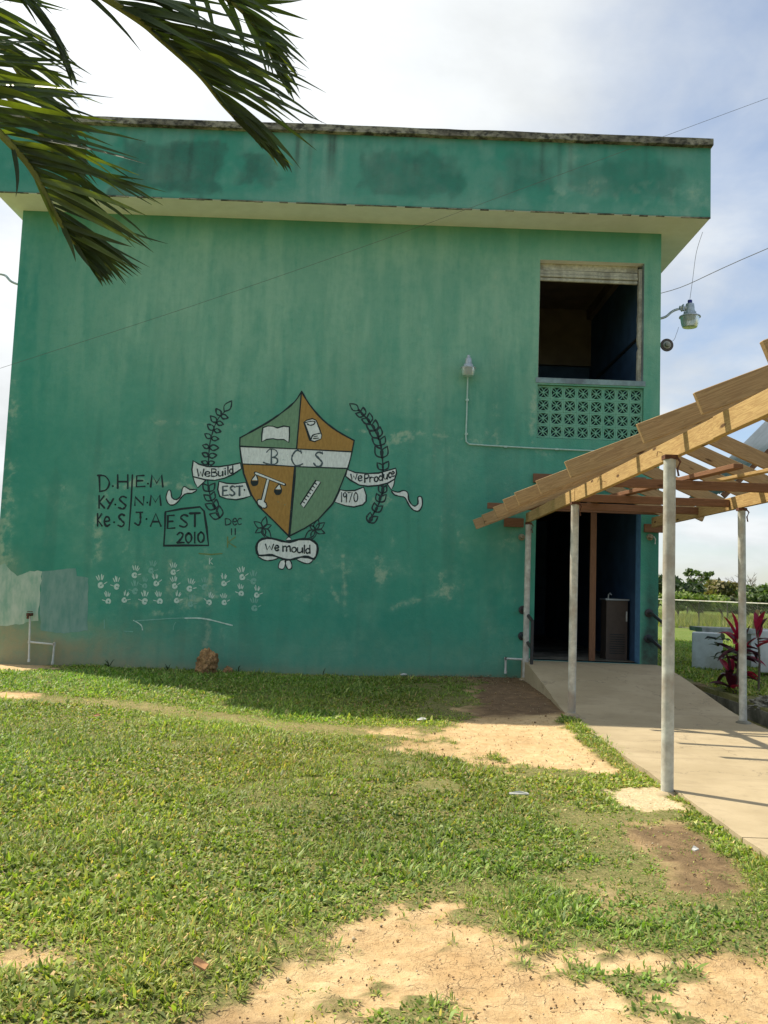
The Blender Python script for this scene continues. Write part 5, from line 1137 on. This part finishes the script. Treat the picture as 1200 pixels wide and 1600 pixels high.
tree(1215, 950, 912, 60, 64, 'mid', 'mid green tree at the right edge behind the fence', 18, 14, .2, 1800, airy=1.2)
tree(1010, 952, 905, 60, 70, 'mid', 'green tree mostly hidden behind the building corner', 19, 12, .2, 900, airy=1.1)
tree(1290, 950, 905, 90, 75, 'mid', 'green tree beyond the right edge of the walkway', 20, 12, .22, 900, airy=1.1)
for i, (px, w_, h_, c_, lb) in enumerate(((1060, 34, 28, 'bright', 'bright leafy shrub behind the fence left of the near post'), (1092, 44, 26, 'bright', 'bright climbing shrub in the middle behind the fence'), (1128, 40, 24, 'bright', 'pale green shrub behind the fence below the olive tree'), (1158, 40, 22, 'grey', 'grey green shrub behind the right walkway post'), (1190, 44, 26, 'mid', 'rounded dark shrub behind the leaning plank'))):
    tree(px, 962, 960 - h_ * 1.35, w_ * 1.25, 50 + i, c_, lb, 40 + i, 14, .10, 2600, airy=1.25, nm='shrub')
# tall weeds between fence and trees, and the wood beyond
n = 26000; xx = rng.uniform(8, 34, n); yy = rng.uniform(36, 60, n); ok = yy > FYY - .3 + (xx - fa.x) * dirv.y / dirv.x; xx, yy = xx[ok], yy[ok]; n = len(xx)
h = rng.uniform(.3, .72, n) * (.7 + .5 * fbm(xx, yy, .5, 3)); an = rng.uniform(0, PI, n); wd_ = rng.uniform(.02, .05, n); lx, ly = rng.normal(0, .15, n), rng.normal(0, .15, n)
ox, oy = np.cos(an) * wd_, np.sin(an) * wd_; zz = np.full(n, -.14)
V = np.stack([np.stack([xx - ox, yy - oy, zz], 1), np.stack([xx + ox, yy + oy, zz], 1), np.stack([xx + lx, yy + ly, zz + h], 1)], 1).reshape(-1, 3)
pal = np.array([(.16, .19, .05), (.24, .24, .08), (.30, .27, .11), (.11, .15, .035)]); tn = np.repeat(pal[rng.integers(0, 4, n)] * (.7 + .6 * rng.random((n, 1))), 3, axis=0)
o = link('tall_weeds', tintmesh('tall_weeds', V, np.arange(3 * n).reshape(-1, 3), tn, 'grass_blade'), None, kind='stuff'); tag(o, 'tall yellow green weeds growing beyond the chain link fence', 'weeds')
C = [(x, rng.uniform(95, 110), rng.uniform(.3, 2.6)) for x in np.arange(-60, 140, 3.0)]; V, F_, tn = cards(C, [3.0] * len(C), 26000, .35, GR['mid'] + GR['grey'], 77, .55); V[:, 2] = np.maximum(V[:, 2], -.4)
o = link('far_wood', tintmesh('far_wood', V, F_, tn, 'tree_leaf'), None, kind='stuff'); tag(o, 'low green wood along the horizon', 'trees')
# haze
b_ = B(); b_.box(-160, 200, -40, 130, -1.6, 12); 
hm_ = bpy.data.materials.new('haze'); hm_.use_nodes = True; ht = hm_.node_tree; ht.nodes.clear(); mo = ht.nodes.new('ShaderNodeOutputMaterial'); pv_ = ht.nodes.new('ShaderNodeVolumePrincipled')
pv_.inputs['Density'].default_value = .0022; pv_.inputs['Color'].default_value = (.9, .95, 1, 1); ht.links.new(pv_.outputs[0], mo.inputs['Volume']); MATS['haze'] = hm_
HAZE = False
if HAZE: b_.make('haze', 'haze', kind='stuff')

# ================================================================== GRASS
def grass(xr, yr, dens, lmin, lmax, wfac, name, label, covf=None, seed=1):
    R_ = np.random.default_rng(seed); area = (xr[1] - xr[0]) * (yr[1] - yr[0]); nc = int(area * dens)
    cx = R_.uniform(*xr, nc); cy = R_.uniform(*yr, nc)
    keep = (np.abs(cx) < cy * .52 + 1.2)
    cx, cy = cx[keep], cy[keep]
    cv_, ba, so, sa, tr_ = cover(cx, cy) if covf is None else covf(cx, cy)
    lush = fbm(cx + 3, cy, 1.7, 4)
    keep = R_.random(len(cx)) < np.clip(cv_ * (.45 + 1.0 * lush), 0, 1); keep &= ~((cx > 2.06 + .07 * (fbm(cx * 0, cy, 3.0, 3) - .4)) & (cx < 4.66) & (cy < 12.6)); keep &= ~((cx > BX0 - .02) & (cx < BX1 + .02) & (cy > 12.47))
    cx, cy, cv_, lush, tr_ = cx[keep], cy[keep], cv_[keep], lush[keep], tr_[keep]
    nb = 6; n = len(cx) * nb
    idx = np.repeat(np.arange(len(cx)), nb); sp_ = .022 + .02 * R_.random(n); th = R_.uniform(0, 2 * PI, n)
    x = cx[idx] + np.cos(th) * sp_ * R_.random(n); y = cy[idx] + np.sin(th) * sp_ * R_.random(n); z = groundz(x, y) - .006
    if name == 'lawn_grass': z = z
    L = R_.uniform(lmin, lmax, n) * (.6 + .8 * lush[idx]) * (1 - .55 * tr_[idx]); L *= .45 + .65 * cv_[idx]; long_ = R_.random(n) < .03; L = np.where(long_, L * 1.8, L)
    el = np.clip(R_.normal(.72, .38, n), .08, 1.5); el2 = el - R_.uniform(.1, .9, n)
    dx, dy = np.cos(th), np.sin(th); w_ = np.minimum(L, lmax * 1.1) * R_.uniform(.05, .10, n) * wfac + .0010; px_, py_ = -dy, dx
    tw = R_.normal(0, .4, n)
    kind_ = fbm(x + 11, y + 5, 1.9, 4); broad = kind_ > .56; fine_ = kind_ < .45; w_ = np.where(broad, w_ * 1.2, np.where(fine_, w_ * .65, w_ * .9)); L = np.where(broad, L * .72, np.where(fine_ & (R_.random(n) < .3), L * 1.35, L))
    P0 = np.stack([x, y, z], 1); D1 = np.stack([dx * np.cos(el), dy * np.cos(el), np.sin(el)], 1); D2 = np.stack([dx * np.cos(el2), dy * np.cos(el2), np.sin(el2)], 1)
    S_ = np.stack([px_, py_, tw * .5], 1); P1 = P0 + D1 * (L * .5)[:, None]; P2 = P1 + D2 * (L * .55)[:, None]
    wv_ = S_ * w_[:, None]
    V = np.stack([P0 - wv_ * .45, P0 + wv_ * .45, P1 - wv_, P1 + wv_, P2], 1).reshape(-1, 3)
    k = np.arange(n) * 5; F3 = np.concatenate([np.stack([k, k + 1, k + 3], 1), np.stack([k, k + 3, k + 2], 1), np.stack([k + 2, k + 3, k + 4], 1)])
    pal = np.array([(.11, .175, .03), (.145, .22, .04), (.19, .26, .06), (.08, .13, .03), (.26, .29, .09), (.38, .31, .15), (.27, .21, .09)]); pw = np.array([.22, .24, .18, .12, .13, .04, .07])
    tone = fbm(x, y, .6, 3)
    ci = R_.choice(7, n, p=pw); ci = np.where(long_ & (ci > 4), 1, ci); tn = pal[ci] * (.65 + .7 * R_.random((n, 1))) * (.62 + .8 * tone[:, None]); tn *= np.array([1.17, 1.22, 1.10]); tn[:, 0] *= .85 + .5 * fbm(x + 50, y, .45, 3)
    o = link(name, tintmesh(name, V, F3, np.repeat(tn, 5, axis=0), 'grass_blade'), None, kind='stuff'); tag(o, label, 'grass'); return o
grass((-3.5, 4.2), (1.9, 5.2), 3000, .022, .050, 1.35, 'lawn_grass', 'short broad bladed green grass in the foreground', seed=1)
grass((-6, 5), (5.2, 8.6), 1700, .022, .048, 1.6, 'lawn_grass', 'sunlit short green grass in the middle of the lawn', seed=2)
grass((-8, 3), (8.6, 12.48), 900, .028, .06, 1.8, 'lawn_grass', 'green grass in the building shadow near the wall', seed=3)
def far_cov(x, y):
    o_ = np.ones_like(x); on = (x > 4.66) & (y > 8.4) & (y < 11.2) & (x < 9.1); return np.where(on, 0, .9), o_ * 0, o_ * 0, o_ * 0, o_ * 0
grass((4.66, 14), (10.6, 27), 380, .04, .08, 1.9, 'lawn_grass', 'shaded green grass on the lawn right of the drain', far_cov, 4)
# pebbles, clods and dead leaves lying on bare earth
n = 15000; x = rng.uniform(-3, 4, n); y = 2.3 + 10 * rng.random(n) ** 1.5; cvv, ba, so, sa, tr_ = cover(x, y); keep = (rng.random(n) < ba * .9 + .04) & ~((x > 2.0) & (x < 4.7)); x, y = x[keep], y[keep]; z = groundz(x, y) - .008
n = len(x); s = rng.uniform(.0018, .0065, n) * (1 + (rng.random(n) < .05) * 1.2); base = np.array([(1, 0, 0), (-.5, .87, 0), (-.5, -.87, 0), (0, 0, .9), (0, 0, -.9)]); Fb = np.array([(0, 1, 3), (1, 2, 3), (2, 0, 3), (1, 0, 4), (2, 1, 4), (0, 2, 4)])
V = (base[None] * s[:, None, None] * (.6 + .8 * rng.random((n, 5, 1))) + np.stack([x, y, z + s * .3], 1)[:, None]).reshape(-1, 3); F_ = (Fb[None] + (np.arange(n) * 5)[:, None, None]).reshape(-1, 3)
pal = np.array([(.42, .28, .14), (.30, .19, .10), (.50, .42, .30), (.20, .13, .07)]); tn = np.repeat(pal[rng.integers(0, 4, n)], 5, axis=0)
o = link('pebbles', tintmesh('pebbles', V, F_, tn, 'tree_leaf'), None, kind='stuff'); tag(o, 'pebbles and clods scattered over the bare earth', 'pebbles')
n = 900; x = rng.uniform(.2, 2.0, n); y = rng.uniform(11.6, 12.46, n); a_ = rng.uniform(0, 2 * PI, n); s = rng.uniform(.012, .035, n); z = groundz(x, y) + rng.uniform(.0, .02, n)
V = np.stack([np.stack([x, y, z], 1), np.stack([x + np.cos(a_) * s, y + np.sin(a_) * s, z + .008], 1), np.stack([x + np.cos(a_ + .6) * s * .8, y + np.sin(a_ + .6) * s * .8, z + .012], 1)], 1).reshape(-1, 3)
pal = np.array([(.16, .10, .05), (.24, .16, .08), (.09, .06, .035), (.3, .24, .15)]); o = link('dead_leaves', tintmesh('dead_leaves', V, np.arange(3 * n).reshape(-1, 3), np.repeat(pal[rng.integers(0, 4, n)], 3, axis=0), 'tree_leaf'), None, kind='stuff'); tag(o, 'dead leaves drifted against the foot of the wall', 'dead leaves')
# a few upright weeds against the wall
for i, (px, hh, wl_) in enumerate(((170, .16, 'tall dark weed blade right of the white standpipe'), (262, .12, 'small weed against the wall left of the large rock'), (372, .14, 'thin weed just right of the small rock'), (505, .12, 'small weed at the foot of the wall below the shield banner'))):
    p = atY(px, 1052, 12.3); z0 = float(groundz(p.x, 12.3)); wd = empty('wall_weed', (p.x, 12.3, z0), wl_, 'weed', 'weeds along the foot of the wall')
    for k in range(4):
        a_ = random.uniform(0, 2 * PI); o = link('leaf', LM['palm_leaf', k % 3], None, wd); o.rotation_euler = (0, -random.uniform(.9, 1.4), a_); s_ = hh * random.uniform(.7, 1.1); o.scale = (s_, s_ * .35, s_)

# ================================================================== PALM
palm = empty('coconut_palm', (-4.3, 2.2, 0), 'coconut palm whose dark drooping fronds hang into the top left corner', 'palm tree'); og = Vector(palm.location)
CR = Vector((-3.9, 2.5, 4.6))
b_ = B(og); b_.tube([(-4.3, 2.2, -.1), (-4.25, 2.2, .4), (-4.15, 2.3, 1.8), (-4.0, 2.4, 3.2), CR], [.24, .18, .15, .14, .13], 14); b_.make('trunk', 'tree_bark', palm, sm=True)
def leaflet_mesh(p, d0, d1, L, wd, sidev, n=6):
    """narrow blade leaving p along d0 and bending to d1"""
    vv = []; ff_ = []; q = Vector(p)
    for i in range(n + 1):
        t = i / n; d = (d0.lerp(d1, t ** 1.1)).normalized(); w_ = wd * min(1, .45 + t * 3.0) * (1 - t ** 2.2) + .0008
        s_ = (sidev - d * sidev.dot(d)).normalized(); nn = d.cross(s_)
        vv += [q - s_ * w_ * .5 + nn * w_ * .22, q, q + s_ * w_ * .5 + nn * w_ * .22]
        if i: k = 3 * i; ff_ += [(k - 3, k, k + 1, k - 2), (k - 2, k + 1, k + 2, k - 1)]
        q = q + d * (L / n)
    return vv, ff_
def frond(path, dist, tips, n, lmax, seed, yell=.12, width=.034, other=None):
    """path: rachis as seen; tips: direction (in the picture plane) leaflets take along it; dist: metres from the camera"""
    R_ = random.Random(seed); k = len(path); P = []
    for i, (px, py) in enumerate(path):
        t = i / (k - 1); Yd = dist[0] + (dist[1] - dist[0]) * t; P.append(atY(px, py, Yd))
    C = catmull3(P, 8); b_ = B(og); m_ = len(C); b_.tube(C, [.016 * (1 - .85 * i / m_) + .002 for i in range(m_)], 6); fr = b_.make('frond', 'rachis', palm, sm=True)
    for side, tl, cnt in (((1, tips, n),) + (((-1, other[0], other[1]),) if other else ())):
        for i in range(cnt):
            t = (i + R_.uniform(0, .6)) / cnt; j = min(m_ - 2, int(t * (m_ - 1))); p = C[j].lerp(C[j + 1], t * (m_ - 1) - j)
            tt = t * (len(tl) - 1); a = min(len(tl) - 2, int(tt)); u = tt - a; ax, ay, ln = [tl[a][c_] * (1 - u) + tl[a + 1][c_] * u for c_ in range(3)]
            ax += R_.uniform(-.13, .13); ay += R_.uniform(-.13, .13); d = (rt * ax - up * ay + fw * R_.uniform(-.35, .35)).normalized()
            d1 = (d + Vector((R_.uniform(-.2, .2), R_.uniform(-.3, .3), -R_.uniform(.0, .9)))).normalized(); d0 = (d + (C[j + 1] - C[j]).normalized() * .25 + Vector((0, 0, .08))).normalized()
            L = lmax * ln * R_.uniform(.82, 1.1); sv = (d.cross(fw) + fw * R_.uniform(-.9, .9)).normalized()
            v, f = leaflet_mesh(p - og, d0, d1, L, width * R_.uniform(.7, 1.15), sv); me = pymesh('leaflet', v, f, True); me.materials.append(MATS['palm_leaf_yellow' if R_.random() < yell else 'palm_leaf']); link('leaflet', me, None, fr)
    return fr
# frond reaching right along the top, its leaflets trailing right and down
frond([(-160, -190), (20, -90), (130, -25), (215, 30), (250, 60), (310, 115), (350, 165), (395, 210), (436, 240)], (2.6, 3.4), [(.98, -.05, .8), (1, .02, .95), (1, .12, 1.08), (.95, .28, 1.02), (.88, .40, .72), (.78, .6, .38), (.6, .8, .12)], 66, .60, 5, .07, .025,
      other=([(.7, .55, .6), (.9, .62, .75), (.85, .6, .4), (.8, .7, .2)], 8))
frond([(-100, -220), (60, -130), (190, -70), (300, -30), (370, 10), (410, 60), (432, 110)], (2.9, 3.5), [(.9, .2, .6), (.95, .1, .7), (1, .0, .75), (.9, .3, .75), (.75, .6, .6), (.55, .8, .35)], 44, .44, 6, .08, .024,
      other=([(-.1, 1, .3), (.1, 1, .5), (.35, .9, .6), (.5, .9, .3)], 18))
# frond hanging down at the left
frond([(-170, 60), (-80, 130), (0, 208), (50, 265), (90, 340), (118, 382), (146, 418)], (2.6, 3.1), [(.95, -.15, 1.0), (1, .0, 1.0), (1, .14, 1.0), (.93, .34, .80), (.85, .5, .42), (.6, .8, .12)], 66, .52, 9, .22, .022,
      other=([(-.2, 1, .5), (.1, 1, .4), (.4, .9, .3), (.5, .9, .2)], 9))
# upper left fronds, denser and further back, all trailing to the right and down
frond([(-200, -120), (-110, -50), (-40, 10), (0, 70), (40, 130), (80, 185), (110, 235)], (3.2, 3.9), [(.9, -.1, .8), (.95, .1, .8), (.9, .25, .75), (.85, .45, .65), (.75, .6, .5), (.6, .8, .3)], 56, .58, 13, .12, .025)
frond([(-220, 30), (-120, 60), (-50, 100), (0, 140), (50, 190), (90, 250), (120, 300)], (3.0, 3.5), [(.9, -.3, .9), (.95, -.1, .9), (.95, .1, .8), (.9, .3, .7), (.8, .5, .5), (.6, .8, .3)], 50, .46, 14, .16, .024)
frond([(-120, -80), (-50, -60), (10, -30), (50, 10), (85, 60), (105, 110)], (2.9, 3.3), [(.8, .4, .6), (.7, .6, .6), (.65, .7, .6), (.6, .8, .45), (.5, .9, .25)], 34, .36, 17, .1, .020)
# fronds outside the picture complete the crown
for k, az in enumerate((150, 200, 245, 290, 100)):
    a = math.radians(az); d = Vector((math.cos(a), math.sin(a), 0)); C = [CR + d * (2.6 * t) + Vector((0, 0, .9 * t - 2.2 * t * t)) for t in np.linspace(0, 1, 10)]
    b_ = B(og); b_.tube(C, [.018 * (1 - .08 * i) for i in range(10)], 5); fr = b_.make('frond', 'rachis', palm)
    b2 = B(og)
    for i in range(44):
        t = (i // 2 + .5) / 22; q = CR + d * (2.6 * t) + Vector((0, 0, .9 * t - 2.2 * t * t)); s_ = 1 if i % 2 else -1; dd = (Vector((-d.y, d.x, 0)) * s_ + d * .6 - Vector((0, 0, .3))).normalized()
        v, f = leaflet_mesh(q, dd, (dd - Vector((0, 0, .6))).normalized(), .6 * math.sin(PI * min(1, t * .8 + .15)), .034, d, 4); b2.add(v, f)
    b2.make('leaflet_spray', 'palm_leaf', fr)
